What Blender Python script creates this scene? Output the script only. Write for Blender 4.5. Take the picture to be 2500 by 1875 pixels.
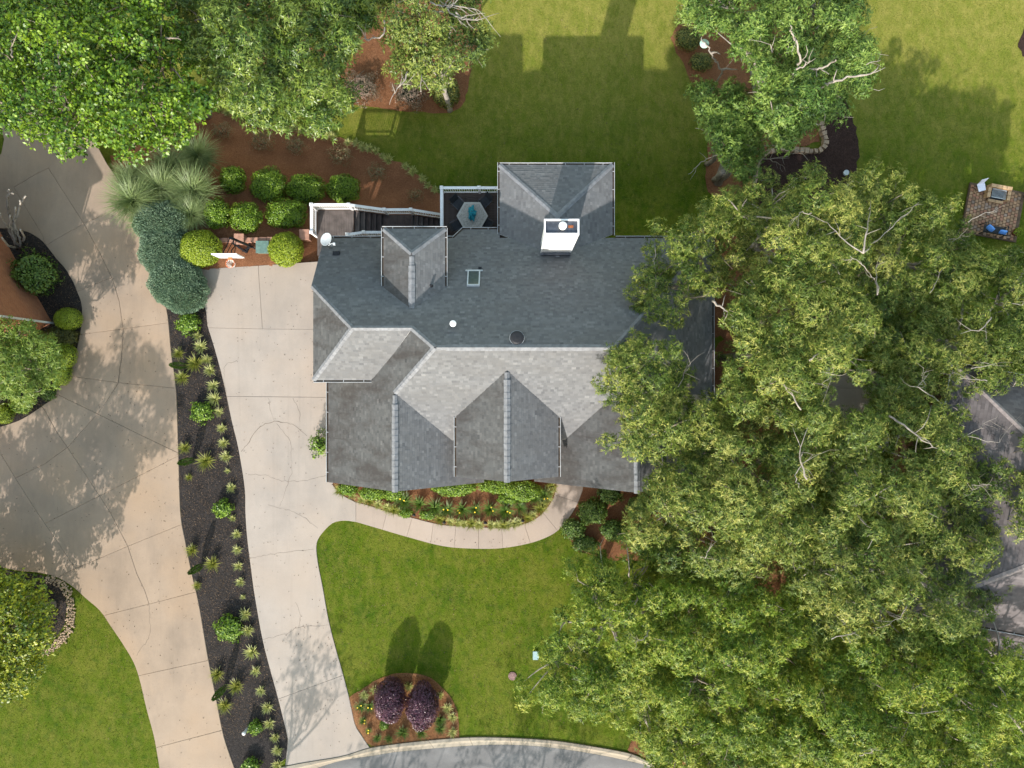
import bpy, bmesh, math, random
import numpy as np
from mathutils import Vector, Matrix
from mathutils.geometry import delaunay_2d_cdt, tessellate_polygon

random.seed(7)
rng = np.random.default_rng(11)
scene = bpy.context.scene
C = scene.collection
for o in list(bpy.data.objects):
    bpy.data.objects.remove(o)

# ------------------------------------------------------------------ camera, sky, sun, exposure
H = 40.0                 # drone height above the front yard
F = 1680.0               # focal length in photograph pixels (2500 wide)
cam = bpy.data.cameras.new('camera')
cam.sensor_width = 36.0
cam.lens = 36.0 * F / 2500.0
cam.clip_start = 0.5
cam.clip_end = 2000
co = bpy.data.objects.new('camera', cam)
co.location = (0, 0, H)
C.objects.link(co)
scene.camera = co

AZ, EL = math.radians(15.5), math.radians(31.3)
TO_SUN = Vector((-math.sin(AZ) * math.cos(EL), -math.cos(AZ) * math.cos(EL), math.sin(EL)))
world = bpy.data.worlds.new('World')
scene.world = world
world.use_nodes = True
nt = world.node_tree
bg = nt.nodes['Background']
sky = nt.nodes.new('ShaderNodeTexSky')
sky.sky_type = 'NISHITA'
sky.sun_disc = False
sky.sun_elevation = EL
sky.air_density = 2.2
sky.dust_density = 1.2
sky.ozone_density = 0.0
sky.sun_rotation = math.radians(180) + AZ
nt.links.new(sky.outputs[0], bg.inputs[0])
bg.inputs[1].default_value = 0.15
sl = bpy.data.lights.new('sun', 'SUN')
sl.energy = 3.1
sl.angle = math.radians(0.6)
sl.color = (1.0, 0.95, 0.90)
so = bpy.data.objects.new('sun', sl)
so.rotation_euler = (-TO_SUN).to_track_quat('-Z', 'Y').to_euler()
so.location = TO_SUN * 80
C.objects.link(so)
vs = scene.view_settings
vs.view_transform = 'Standard'
vs.look = 'None'
vs.exposure = 1.27
vs.gamma = 1.0
vs.use_curve_mapping = False
scene.cycles.max_bounces = 6
scene.cycles.transparent_max_bounces = 4
scene.cycles.use_denoising = True

# ------------------------------------------------------------------ helpers
def terrain(x, y):
    s = y + 0.45 * (np.minimum(x, -6.0) + 18.0)
    s = s + np.clip((x - 18.0) * 0.5, 0, 4.0)
    t = np.clip((s - 8.5) / 9.5, 0, 1)
    return -3.3 * t * t * (3 - 2 * t)

def W(px, py, z):
    return Vector(((px - 1250) * (H - z) / F, (937.5 - py) * (H - z) / F, z))

def G(px, py, off=0.0):
    z = 0.0
    for _ in range(25):
        p = W(px, py, z)
        z = 0.5 * z + 0.5 * float(terrain(p.x, p.y))
    p = W(px, py, z)
    p.z = float(terrain(p.x, p.y)) + off
    return p

def tag(o, label=None, cat=None, group=None, kind=None):
    if label: o['label'] = label
    if cat: o['category'] = cat
    if group: o['group'] = group
    if kind: o['kind'] = kind
    return o

def empty(name, loc=(0, 0, 0), rz=0.0, parent=None):
    o = bpy.data.objects.new(name, None)
    o.empty_display_size = 0.2
    o.location = loc
    o.rotation_euler = (0, 0, rz)
    C.objects.link(o)
    if parent: o.parent = parent
    return o

def link(name, me, parent=None, loc=None, rot=None, scale=None):
    o = bpy.data.objects.new(name, me)
    C.objects.link(o)
    if parent is not None: o.parent = parent
    if loc is not None: o.location = loc
    if rot is not None: o.rotation_euler = rot
    if scale is not None: o.scale = scale
    return o

def mesh(name, verts, faces, mats, smooth=False, mi=None):
    me = bpy.data.meshes.new(name)
    me.from_pydata([tuple(v) for v in verts], [], faces)
    for m in (mats if isinstance(mats, (list, tuple)) else [mats]):
        me.materials.append(m)
    if mi is not None:
        me.polygons.foreach_set('material_index', mi)
    if smooth:
        me.polygons.foreach_set('use_smooth', [True] * len(me.polygons))
    me.update()
    return me

def fast_mesh(name, V, Q, mat, T=None, smooth=False):
    """V (n,3) float, Q (m,k) int, T per-vertex tint"""
    me = bpy.data.meshes.new(name)
    V = np.asarray(V, np.float32); Q = np.asarray(Q, np.int32)
    m, k = Q.shape
    me.vertices.add(len(V)); me.vertices.foreach_set('co', V.ravel())
    me.loops.add(m * k); me.loops.foreach_set('vertex_index', Q.ravel())
    me.polygons.add(m)
    me.polygons.foreach_set('loop_start', np.arange(0, m * k, k, dtype=np.int32))
    me.polygons.foreach_set('loop_total', np.full(m, k, np.int32))
    if smooth:
        me.polygons.foreach_set('use_smooth', np.ones(m, bool))
    me.materials.append(mat)
    if T is not None:
        a = me.attributes.new('t', 'FLOAT', 'POINT')
        a.data.foreach_set('value', np.asarray(T, np.float32))
    me.update(calc_edges=True)
    me.validate()
    return me

class MB:
    """collects boxes / tubes / prisms into one mesh"""
    def __init__(s): s.v = []; s.f = []; s.m = []
    def add(s, vs, fs, mi=0):
        b = len(s.v); s.v += [tuple(v) for v in vs]
        for f in fs: s.f.append(tuple(i + b for i in f)); s.m.append(mi)
        return s
    def box(s, x0, x1, y0, y1, z0, z1, mi=0, M=None):
        vs = [Vector((x, y, z)) for z in (z0, z1) for y in (y0, y1) for x in (x0, x1)]
        if M is not None: vs = [M @ v for v in vs]
        return s.add(vs, [(0, 2, 3, 1), (4, 5, 7, 6), (0, 1, 5, 4), (2, 6, 7, 3), (0, 4, 6, 2), (1, 3, 7, 5)], mi)
    def bar(s, a, b, w, h, mi=0, up=(0, 0, 1)):
        a = Vector(a); b = Vector(b); d = (b - a).normalized(); u = Vector(up)
        r = d.cross(u)
        if r.length < 1e-4: r = d.cross(Vector((0, 1, 0)))
        r.normalize(); u = r.cross(d).normalized()
        vs = []
        for p in (a, b):
            for i, j in ((-1, -1), (1, -1), (1, 1), (-1, 1)):
                vs.append(p + r * (w / 2 * i) + u * (h / 2 * j))
        return s.add(vs, [(0, 1, 2, 3), (7, 6, 5, 4), (0, 4, 5, 1), (1, 5, 6, 2), (2, 6, 7, 3), (3, 7, 4, 0)], mi)
    def tube(s, pts, rad, n=6, mi=0, cap=True):
        pts = [Vector(p) for p in pts]
        if not hasattr(rad, '__len__'): rad = [rad] * len(pts)
        b = len(s.v)
        for i, p in enumerate(pts):
            d = (pts[min(i + 1, len(pts) - 1)] - pts[max(i - 1, 0)]).normalized()
            r = d.cross(Vector((0.13, 0.97, 0.2)))
            if r.length < 0.05: r = d.cross(Vector((1, 0, 0)))
            r.normalize(); u = r.cross(d)
            for k in range(n):
                a = 2 * math.pi * k / n
                s.v.append(tuple(p + (r * math.cos(a) + u * math.sin(a)) * rad[i]))
        for i in range(len(pts) - 1):
            for k in range(n):
                s.f.append((b + i * n + k, b + i * n + (k + 1) % n, b + (i + 1) * n + (k + 1) % n, b + (i + 1) * n + k)); s.m.append(mi)
        if cap:
            s.f.append(tuple(b + k for k in range(n))[::-1]); s.m.append(mi)
            e = b + (len(pts) - 1) * n
            s.f.append(tuple(e + k for k in range(n))); s.m.append(mi)
        return s
    def lathe(s, prof, n=16, mi=0, c=(0, 0, 0)):
        b = len(s.v)
        for r, z in prof:
            for k in range(n):
                a = 2 * math.pi * k / n
                s.v.append((c[0] + r * math.cos(a), c[1] + r * math.sin(a), c[2] + z))
        for i in range(len(prof) - 1):
            for k in range(n):
                s.f.append((b + i * n + k, b + i * n + (k + 1) % n, b + (i + 1) * n + (k + 1) % n, b + (i + 1) * n + k)); s.m.append(mi)
        s.f.append(tuple(b + k for k in range(n))[::-1]); s.m.append(mi)
        e = b + (len(prof) - 1) * n
        s.f.append(tuple(e + k for k in range(n))); s.m.append(mi)
        return s
    def prism(s, poly, z0, z1, mi=0):
        n = len(poly)
        vs = [(p[0], p[1], z0) for p in poly] + [(p[0], p[1], z1) for p in poly]
        fs = [tuple(range(n))[::-1], tuple(range(n, 2 * n))] + [(i, (i + 1) % n, n + (i + 1) % n, n + i) for i in range(n)]
        return s.add(vs, fs, mi)
    def mesh(s, name, mats, smooth=False): return mesh(name, s.v, s.f, mats, smooth, s.m)
    def build(s, name, mats, parent=None, smooth=False, **k): return link(name, s.mesh(name, mats, smooth), parent, **k)

def inpoly(X, Y, poly):
    X = np.asarray(X, float); Y = np.asarray(Y, float)
    r = np.zeros(X.shape, bool)
    n = len(poly)
    for i in range(n):
        x0, y0 = poly[i][0], poly[i][1]; x1, y1 = poly[(i + 1) % n][0], poly[(i + 1) % n][1]
        if y0 == y1: continue
        c = ((y0 > Y) != (y1 > Y)) & (X < (x1 - x0) * (Y - y0) / (y1 - y0) + x0)
        r ^= c
    return r

def smoothline(pts, step=12.0):
    """Catmull-Rom through pixel points"""
    P = [np.array(p, float) for p in pts]
    P = [2 * P[0] - P[1]] + P + [2 * P[-1] - P[-2]]
    out = []
    for i in range(1, len(P) - 2):
        n = max(1, int(np.linalg.norm(P[i + 1] - P[i]) / step))
        for k in range(n):
            t = k / n
            out.append(0.5 * ((2 * P[i]) + (-P[i - 1] + P[i + 1]) * t + (2 * P[i - 1] - 5 * P[i] + 4 * P[i + 1] - P[i + 2]) * t * t + (-P[i - 1] + 3 * P[i] - 3 * P[i + 1] + P[i + 2]) * t ** 3))
    out.append(P[-2])
    return [tuple(p) for p in out]

# ------------------------------------------------------------------ materials
def newmat(name):
    m = bpy.data.materials.new(name); m.use_nodes = True
    return m, m.node_tree, m.node_tree.nodes['Principled BSDF']

def nd(t, kind, **inp):
    n = t.nodes.new(kind)
    for k, v in inp.items():
        if k in n.inputs: n.inputs[k].default_value = v
        else: setattr(n, k, v)
    return n

def plain(name, col, rough=0.6, metal=0.0, var=0.12, scale=6.0, bump=0.0, spec=0.3):
    m, t, b = newmat(name)
    b.inputs['Roughness'].default_value = rough
    b.inputs['Metallic'].default_value = metal
    b.inputs['Specular IOR Level'].default_value = spec
    tc = nd(t, 'ShaderNodeTexCoord')
    nz = nd(t, 'ShaderNodeTexNoise', Scale=scale, Detail=5.0)
    t.links.new(tc.outputs['Object'], nz.inputs['Vector'])
    rp = nd(t, 'ShaderNodeValToRGB')
    rp.color_ramp.elements[0].position = 0.3; rp.color_ramp.elements[1].position = 0.7
    rp.color_ramp.elements[0].color = tuple(c * (1 - var) for c in col) + (1,)
    rp.color_ramp.elements[1].color = tuple(min(1, c * (1 + var)) for c in col) + (1,)
    t.links.new(nz.outputs[0], rp.inputs[0]); t.links.new(rp.outputs[0], b.inputs['Base Color'])
    if bump:
        bp = nd(t, 'ShaderNodeBump', Strength=bump, Distance=0.02)
        t.links.new(nz.outputs[0], bp.inputs['Height']); t.links.new(bp.outputs[0], b.inputs['Normal'])
    return m

def ramp(t, fac, stops):
    r = nd(t, 'ShaderNodeValToRGB')
    cr = r.color_ramp
    while len(cr.elements) < len(stops): cr.elements.new(0.5)
    for e, (p, c) in zip(cr.elements, stops):
        e.position = p; e.color = tuple(c) + (1,)
    t.links.new(fac, r.inputs[0])
    return r.outputs[0]

def noise(t, vec, scale, detail=4.0, rough=0.5, dist=0.0):
    n = nd(t, 'ShaderNodeTexNoise', Scale=scale, Detail=detail, Roughness=rough, Distortion=dist)
    t.links.new(vec, n.inputs['Vector'])
    return n.outputs[0]

def mix(t, fac, a, b, mode='MIX'):
    m = nd(t, 'ShaderNodeMix', data_type='RGBA', blend_type=mode)
    for s, v in ((m.inputs[0], fac), (m.inputs[6], a), (m.inputs[7], b)):
        if isinstance(v, (int, float)): s.default_value = v
        elif isinstance(v, (tuple, list)): s.default_value = tuple(v) + (1,)
        else: t.links.new(v, s)
    return m.outputs[2]

def rangemap(t, v, a, b, c=0.0, d=1.0):
    m = nd(t, 'ShaderNodeMapRange')
    m.inputs[1].default_value = a; m.inputs[2].default_value = b; m.inputs[3].default_value = c; m.inputs[4].default_value = d
    t.links.new(v, m.inputs[0])
    return m.outputs[0]

def worldpos(t): return nd(t, 'ShaderNodeNewGeometry').outputs['Position']

def stretched(t, vec, sx, sy, sz, rz=0.0):
    m = nd(t, 'ShaderNodeMapping')
    m.inputs['Scale'].default_value = (sx, sy, sz); m.inputs['Rotation'].default_value = (0, 0, rz)
    t.links.new(vec, m.inputs['Vector'])
    return m.outputs[0]

def bump(t, b, h, strength, dist):
    bp = nd(t, 'ShaderNodeBump', Strength=strength, Distance=dist)
    t.links.new(h, bp.inputs['Height']); t.links.new(bp.outputs[0], b.inputs['Normal'])

def leafmat(name, stops, trans=0.25, rough=0.45, spec=0.4):
    m, t, b = newmat(name)
    at = nd(t, 'ShaderNodeAttribute', attribute_name='t')
    col = ramp(t, at.outputs['Fac'], stops)
    wp = worldpos(t)
    big = noise(t, wp, 0.9, 2.0)
    col = mix(t, rangemap(t, big, 0.35, 0.7, 0.0, 0.35), col, tuple(c * f for c, f in zip(stops[len(stops) // 2][1], (1.06, 1.04, 0.8))))
    t.links.new(col, b.inputs['Base Color'])
    b.inputs['Roughness'].default_value = rough
    b.inputs['Specular IOR Level'].default_value = spec
    tr = nd(t, 'ShaderNodeBsdfTranslucent')
    t.links.new(mix(t, 1.0, col, (1.0, 1.0, 0.55), 'MULTIPLY'), tr.inputs[0])
    ms = nd(t, 'ShaderNodeMixShader')
    ms.inputs[0].default_value = trans
    t.links.new(b.outputs[0], ms.inputs[1]); t.links.new(tr.outputs[0], ms.inputs[2])
    t.links.new(ms.outputs[0], t.nodes['Material Output'].inputs[0])
    return m

def lawn_mat():
    m, t, b = newmat('lawn_turf')
    p = worldpos(t)
    c1 = ramp(t, noise(t, p, 0.35, 5.0, 0.6), [(0.3, (0.040, 0.084, 0.003)), (0.5, (0.084, 0.120, 0.006)), (0.72, (0.138, 0.150, 0.018))])
    n2 = noise(t, stretched(t, p, 1.6, 0.9, 1.0, 0.3), 1.4, 6.0, 0.65)
    c2 = mix(t, rangemap(t, n2, 0.42, 0.68, 0.0, 0.75), c1, (0.155, 0.152, 0.026))
    n3 = noise(t, p, 2.2, 3.0)
    c2 = mix(t, rangemap(t, n3, 0.52, 0.72, 0.0, 0.45), c2, (0.024, 0.066, 0.006))
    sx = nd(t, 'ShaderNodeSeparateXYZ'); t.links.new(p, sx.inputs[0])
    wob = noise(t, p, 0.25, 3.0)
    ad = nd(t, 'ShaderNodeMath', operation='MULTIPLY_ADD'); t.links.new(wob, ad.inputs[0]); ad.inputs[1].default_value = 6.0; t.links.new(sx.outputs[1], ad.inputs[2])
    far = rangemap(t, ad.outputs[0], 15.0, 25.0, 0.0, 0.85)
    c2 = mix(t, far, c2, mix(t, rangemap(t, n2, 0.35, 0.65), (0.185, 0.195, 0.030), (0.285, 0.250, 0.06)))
    n4 = noise(t, p, 11.0, 5.0, 0.75)
    c3 = mix(t, rangemap(t, n4, 0.3, 0.7, 0.0, 0.75), c2, mix(t, 1.0, c2, (0.45, 0.5, 0.4), 'MULTIPLY'))
    t.links.new(c3, b.inputs['Base Color'])
    b.inputs['Roughness'].default_value = 0.9
    b.inputs['Specular IOR Level'].default_value = 0.1
    bump(t, b, n4, 0.9, 0.05)
    return m

def concrete_mat(name, base, stain, warm):
    m, t, b = newmat(name)
    p = worldpos(t)
    oi = nd(t, 'ShaderNodeObjectInfo')
    c = ramp(t, noise(t, p, 0.5, 6.0, 0.6), [(0.3, tuple(x * 0.87 for x in base)), (0.55, base), (0.75, tuple(x * 1.08 for x in base))])
    c = mix(t, rangemap(t, noise(t, stretched(t, p, 1.0, 0.45, 1.0, 0.4), 0.35, 5.0, 0.65), 0.48, 0.72, 0.0, 0.75), c, stain)
    c = mix(t, rangemap(t, noise(t, p, 0.22, 3.0), 0.45, 0.7, 0.0, 0.7), c, warm)
    fine = noise(t, p, 30.0, 4.0, 0.7)
    c = mix(t, rangemap(t, fine, 0.35, 0.7, 0.0, 0.22), c, mix(t, 1.0, c, (0.6, 0.58, 0.55), 'MULTIPLY'))
    tyre = noise(t, stretched(t, p, 3.2, 0.12, 1.0, -0.12), 1.0, 4.0, 0.6, 0.8)
    c = mix(t, rangemap(t, tyre, 0.55, 0.75, 0.0, 0.22), c, mix(t, 1.0, c, (0.7, 0.69, 0.68), 'MULTIPLY'))
    spots = noise(t, p, 6.0, 2.0, 0.5)
    c = mix(t, rangemap(t, spots, 0.66, 0.74, 0.0, 0.25), c, stain)
    c = mix(t, rangemap(t, oi.outputs['Random'], 0, 1, 0.0, 0.42), c, mix(t, 1.0, c, (0.82, 0.81, 0.80), 'MULTIPLY'))
    t.links.new(c, b.inputs['Base Color'])
    b.inputs['Roughness'].default_value = 0.88
    b.inputs['Specular IOR Level'].default_value = 0.2
    bump(t, b, fine, 0.25, 0.01)
    return m

def mulch_mat(name, stops, fibre=18.0, spec=0.1, bstr=0.9):
    m, t, b = newmat(name)
    p = worldpos(t)
    n1 = noise(t, p, fibre, 4.0, 0.75, 0.6)
    n2 = noise(t, p, 0.8, 4.0, 0.6)
    c = ramp(t, n1, stops)
    c = mix(t, rangemap(t, n2, 0.35, 0.7, 0.0, 0.6), c, mix(t, 1.0, c, (0.62, 0.58, 0.55), 'MULTIPLY'))
    t.links.new(c, b.inputs['Base Color'])
    b.inputs['Roughness'].default_value = 0.95
    b.inputs['Specular IOR Level'].default_value = spec
    bump(t, b, n1, bstr, 0.06)
    return m

def shingle_mat(name, lo, mid, hi, stain, stainamt=0.5):
    m, t, b = newmat(name)
    p = worldpos(t)
    at = nd(t, 'ShaderNodeAttribute', attribute_name='t')
    c = ramp(t, at.outputs['Fac'], [(0.0, lo), (0.5, mid), (1.0, hi)])
    g = noise(t, p, 60.0, 2.0, 0.8)
    c = mix(t, rangemap(t, g, 0.3, 0.7, 0.0, 0.35), c, mix(t, 1.0, c, (0.5, 0.5, 0.5), 'MULTIPLY'))
    s = noise(t, stretched(t, p, 0.55, 1.3, 0.5, 0.0), 0.9, 6.0, 0.65, 0.4)
    c = mix(t, rangemap(t, s, 0.44, 0.66, 0.0, stainamt), c, stain)
    t.links.new(c, b.inputs['Base Color'])
    b.inputs['Roughness'].default_value = 0.92
    b.inputs['Specular IOR Level'].default_value = 0.2
    return m

def brick_mat(name, c1, c2, mortar, sc=1.0):
    m, t, b = newmat(name)
    tc = nd(t, 'ShaderNodeTexCoord')
    br = nd(t, 'ShaderNodeTexBrick')
    br.inputs['Color1'].default_value = c1 + (1,); br.inputs['Color2'].default_value = c2 + (1,)
    br.inputs['Mortar'].default_value = mortar + (1,)
    br.inputs['Scale'].default_value = sc
    br.inputs['Brick Width'].default_value = 0.21; br.inputs['Row Height'].default_value = 0.075
    br.inputs['Mortar Size'].default_value = 0.008
    t.links.new(tc.outputs['UV'], br.inputs['Vector'])
    n = noise(t, worldpos(t), 3.0, 4.0)
    c = mix(t, rangemap(t, n, 0.3, 0.7, 0.0, 0.4), br.outputs[0], mix(t, 1.0, br.outputs[0], (0.55, 0.5, 0.5), 'MULTIPLY'))
    t.links.new(c, b.inputs['Base Color'])
    b.inputs['Roughness'].default_value = 0.9
    bump(t, b, br.outputs[1], -0.4, 0.01)
    return m

def asphalt_mat():
    m, t, b = newmat('asphalt')
    p = worldpos(t)
    f = noise(t, p, 40.0, 3.0, 0.8)
    c = ramp(t, noise(t, stretched(t, p, 0.7, 1.4, 1), 0.5, 5.0, 0.6), [(0.3, (0.11, 0.106, 0.104)), (0.55, (0.17, 0.163, 0.158)), (0.75, (0.245, 0.235, 0.225))])
    c = mix(t, rangemap(t, f, 0.3, 0.7, 0.0, 0.45), c, mix(t, 1.0, c, (0.45, 0.45, 0.45), 'MULTIPLY'))
    t.links.new(c, b.inputs['Base Color']); b.inputs['Roughness'].default_value = 0.9
    bump(t, b, f, 0.3, 0.01)
    return m

M = {}
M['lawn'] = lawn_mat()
M['drive'] = concrete_mat('driveway_concrete', (0.335, 0.288, 0.248), (0.25, 0.222, 0.198), (0.355, 0.288, 0.232))
M['drive2'] = concrete_mat('neighbour_concrete', (0.315, 0.24, 0.178), (0.20, 0.157, 0.122), (0.36, 0.25, 0.162))
M['walk'] = concrete_mat('walkway_concrete', (0.345, 0.282, 0.235), (0.285, 0.24, 0.20), (0.365, 0.29, 0.23))
M['kerb'] = concrete_mat('kerb_concrete', (0.30, 0.26, 0.205), (0.20, 0.17, 0.135), (0.35, 0.275, 0.20))
M['patioc'] = concrete_mat('patio_concrete', (0.36, 0.32, 0.27), (0.26, 0.24, 0.2), (0.4, 0.34, 0.28))
M['joint'] = plain('joint_dirt', (0.10, 0.065, 0.042), 0.95, var=0.4, scale=3.0)
M['crack'] = plain('crack_dirt', (0.13, 0.10, 0.075), 0.95, var=0.4, scale=3.0)
M['asphalt'] = asphalt_mat()
M['straw'] = mulch_mat('pine_straw', [(0.25, (0.085, 0.036, 0.017)), (0.5, (0.195, 0.088, 0.043)), (0.75, (0.31, 0.155, 0.082))])
M['strawdark'] = mulch_mat('red_brown_mulch', [(0.25, (0.105, 0.046, 0.023)), (0.5, (0.22, 0.096, 0.048)), (0.75, (0.33, 0.165, 0.09))])
M['straw2'] = mulch_mat('weathered_straw', [(0.25, (0.10, 0.048, 0.022)), (0.5, (0.24, 0.115, 0.052)), (0.75, (0.36, 0.20, 0.10))])
M['mulch'] = mulch_mat('dark_mulch', [(0.25, (0.010, 0.009, 0.008)), (0.5, (0.032, 0.028, 0.027)), (0.78, (0.085, 0.072, 0.064))], 14.0)
M['mulch2'] = mulch_mat('purple_brown_mulch', [(0.25, (0.012, 0.008, 0.007)), (0.5, (0.038, 0.022, 0.019)), (0.78, (0.085, 0.052, 0.042))], 14.0)
M['black'] = plain('black_metal', (0.012, 0.012, 0.014), 0.5, var=0.2)
M['white'] = plain('white_paint', (0.64, 0.64, 0.63), 0.6, var=0.10, scale=1.5)
M['whitecool'] = plain('white_vinyl', (0.70, 0.70, 0.71), 0.5, var=0.06)
M['gutterwhite'] = plain('dull_white_gutter', (0.40, 0.40, 0.40), 0.6, var=0.15, scale=2.0)
M['chimneyboard'] = plain('weathered_white_board', (0.56, 0.55, 0.525), 0.7, var=0.16, scale=3.0)
M['siding'] = plain('cream_siding', (0.55, 0.52, 0.46), 0.8, var=0.06)
M['deck'] = plain('dark_deck_board', (0.060, 0.044, 0.040), 0.75, var=0.35, scale=3.0)
M['deck2'] = plain('weathered_deck_board', (0.085, 0.070, 0.064), 0.8, var=0.3, scale=3.0)
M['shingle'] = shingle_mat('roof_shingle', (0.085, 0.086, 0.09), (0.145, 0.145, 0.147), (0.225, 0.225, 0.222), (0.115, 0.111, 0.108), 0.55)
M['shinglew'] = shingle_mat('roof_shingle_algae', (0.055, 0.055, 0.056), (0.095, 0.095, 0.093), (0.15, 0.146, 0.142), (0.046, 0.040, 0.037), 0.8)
M['shinglebrown'] = shingle_mat('brown_shingle', (0.075, 0.064, 0.062), (0.135, 0.116, 0.112), (0.205, 0.18, 0.172), (0.07, 0.06, 0.058), 0.4)
M['cap'] = plain('ridge_cap_shingle', (0.17, 0.173, 0.182), 0.9, var=0.22, scale=5.0)
M['capbrown'] = plain('brown_ridge_cap', (0.24, 0.20, 0.185), 0.9, var=0.2, scale=5.0)
M['brick'] = brick_mat('orange_brick', (0.40, 0.15, 0.07), (0.31, 0.105, 0.05), (0.36, 0.22, 0.14))
M['brick2'] = brick_mat('dark_brick', (0.17, 0.075, 0.05), (0.12, 0.05, 0.035), (0.25, 0.2, 0.17))
M['brick3'] = brick_mat('house_brick', (0.26, 0.12, 0.08), (0.20, 0.09, 0.06), (0.35, 0.3, 0.26))
M['glass'] = plain('window_glass', (0.03, 0.04, 0.05), 0.08, var=0.1, spec=0.9)
M['skyglass'] = plain('skylight_glass', (0.07, 0.09, 0.09), 0.06, var=0.15, spec=1.0)
M['flue'] = plain('dark_flashing', (0.09, 0.095, 0.11), 0.4, metal=0.6, var=0.3)
M['rust'] = plain('rust', (0.22, 0.07, 0.025), 0.9, var=0.4)
M['stone'] = plain('tan_stone', (0.30, 0.215, 0.15), 0.9, var=0.35, scale=2.5, bump=0.4)
M['stonepink'] = plain('pink_brick_block', (0.32, 0.175, 0.125), 0.9, var=0.3, scale=4.0, bump=0.3)
M['pebble'] = plain('tan_pebble', (0.30, 0.22, 0.15), 0.85, var=0.35, scale=3.0)
M['paver'] = plain('tan_paver', (0.30, 0.18, 0.105), 0.9, var=0.4, scale=1.8)
M['block'] = plain('tan_block', (0.42, 0.27, 0.15), 0.9, var=0.2, scale=3.0)
M['orange'] = plain('orange_rim', (0.62, 0.15, 0.055), 0.5, var=0.1)
M['tabletop'] = plain('table_mosaic', (0.30, 0.275, 0.24), 0.7, var=0.3, scale=14.0)
M['tableedge'] = plain('table_edge', (0.36, 0.335, 0.30), 0.6, var=0.1)
M['teal'] = plain('teal_fabric', (0.012, 0.19, 0.25), 0.8, var=0.3, scale=8.0)
M['blue'] = plain('blue_fabric', (0.13, 0.32, 0.72), 0.8, var=0.2, scale=3.0)
M['mesh'] = plain('charcoal_mesh', (0.022, 0.024, 0.028), 0.7, var=0.25)
M['pvc'] = plain('grey_plastic', (0.45, 0.48, 0.5), 0.5, var=0.1)
M['pale'] = plain('pale_blue_plastic', (0.25, 0.36, 0.36), 0.5, var=0.1)
M['palegreen'] = plain('pale_green_glass', (0.38, 0.58, 0.48), 0.3, var=0.1)
M['green'] = plain('green_box', (0.10, 0.17, 0.15), 0.6, var=0.2)
M['terracotta'] = plain('terracotta', (0.17, 0.06, 0.035), 0.8, var=0.2)
M['pinkcap'] = plain('pinkish_iron', (0.20, 0.12, 0.11), 0.8, var=0.3, scale=12)
M['print'] = plain('white_print_fabric', (0.72, 0.70, 0.78), 0.8, var=0.12, scale=9.0)
M['bark'] = plain('grey_bark', (0.20, 0.165, 0.13), 0.9, var=0.35, scale=5.0, bump=0.4)
M['barkpale'] = plain('pale_bare_wood', (0.27, 0.235, 0.20), 0.85, var=0.25, scale=4.0)
M['barkdark'] = plain('brown_twig', (0.055, 0.04, 0.028), 0.9, var=0.3)
M['core'] = plain('light_block_core', (0.022, 0.026, 0.010), 0.95, var=0.3)  # near-black filler for the solid cores added to stop light leaking through shrubs
M['yellow'] = plain('yellow_petal', (0.75, 0.52, 0.03), 0.6)
L = {}
L['maple'] = leafmat('maple_leaf', [(0.0, (0.007, 0.026, 0.002)), (0.5, (0.045, 0.112, 0.005)), (1.0, (0.175, 0.265, 0.013))], 0.14)
L['oak'] = leafmat('oak_leaf', [(0.0, (0.007, 0.022, 0.003)), (0.55, (0.050, 0.100, 0.010)), (1.0, (0.195, 0.25, 0.036))], 0.12, 0.42, 0.45)
L['willow'] = leafmat('willow_oak_leaf', [(0.0, (0.006, 0.018, 0.003)), (0.45, (0.040, 0.080, 0.009)), (0.8, (0.130, 0.174, 0.025)), (1.0, (0.31, 0.30, 0.07))], 0.12, 0.5, 0.3)
L['willow2'] = leafmat('front_oak_leaf', [(0.0, (0.005, 0.020, 0.002)), (0.45, (0.038, 0.088, 0.004)), (0.8, (0.125, 0.190, 0.012)), (1.0, (0.31, 0.32, 0.045))], 0.12, 0.5, 0.3)
L['tree4'] = leafmat('lawn_oak_leaf', [(0.0, (0.012, 0.036, 0.008)), (0.5, (0.066, 0.132, 0.020)), (1.0, (0.215, 0.285, 0.055))], 0.12, 0.5, 0.3)
L['sparse'] = leafmat('thin_tree_leaf', [(0.0, (0.014, 0.036, 0.006)), (0.5, (0.072, 0.120, 0.018)), (1.0, (0.23, 0.26, 0.050))], 0.15)
L['lime'] = leafmat('lime_tree_leaf', [(0.0, (0.010, 0.036, 0.003)), (0.5, (0.058, 0.108, 0.005)), (1.0, (0.30, 0.31, 0.012))], 0.15)
L['jmaple'] = leafmat('japanese_maple_leaf', [(0.0, (0.038, 0.090, 0.012)), (0.5, (0.110, 0.190, 0.026)), (1.0, (0.245, 0.300, 0.055))], 0.3)
L['box'] = leafmat('boxwood_leaf', [(0.0, (0.016, 0.050, 0.004)), (0.5, (0.072, 0.150, 0.008)), (1.0, (0.205, 0.30, 0.024))], 0.15)
L['globe'] = leafmat('golden_boxwood_leaf', [(0.0, (0.030, 0.066, 0.003)), (0.5, (0.132, 0.205, 0.007)), (1.0, (0.32, 0.38, 0.028))], 0.15)
L['dark'] = leafmat('dark_shrub_leaf', [(0.0, (0.022, 0.058, 0.010)), (0.5, (0.058, 0.118, 0.018)), (1.0, (0.135, 0.205, 0.036))], 0.2)
L['darkyel'] = leafmat('variegated_shrub_leaf', [(0.0, (0.022, 0.046, 0.012)), (0.6, (0.060, 0.090, 0.018)), (1.0, (0.26, 0.235, 0.045))], 0.2)
L['purple'] = leafmat('purple_leaf', [(0.0, (0.020, 0.007, 0.015)), (0.5, (0.055, 0.019, 0.036)), (1.0, (0.150, 0.060, 0.090))], 0.1, 0.4, 0.5)
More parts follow.
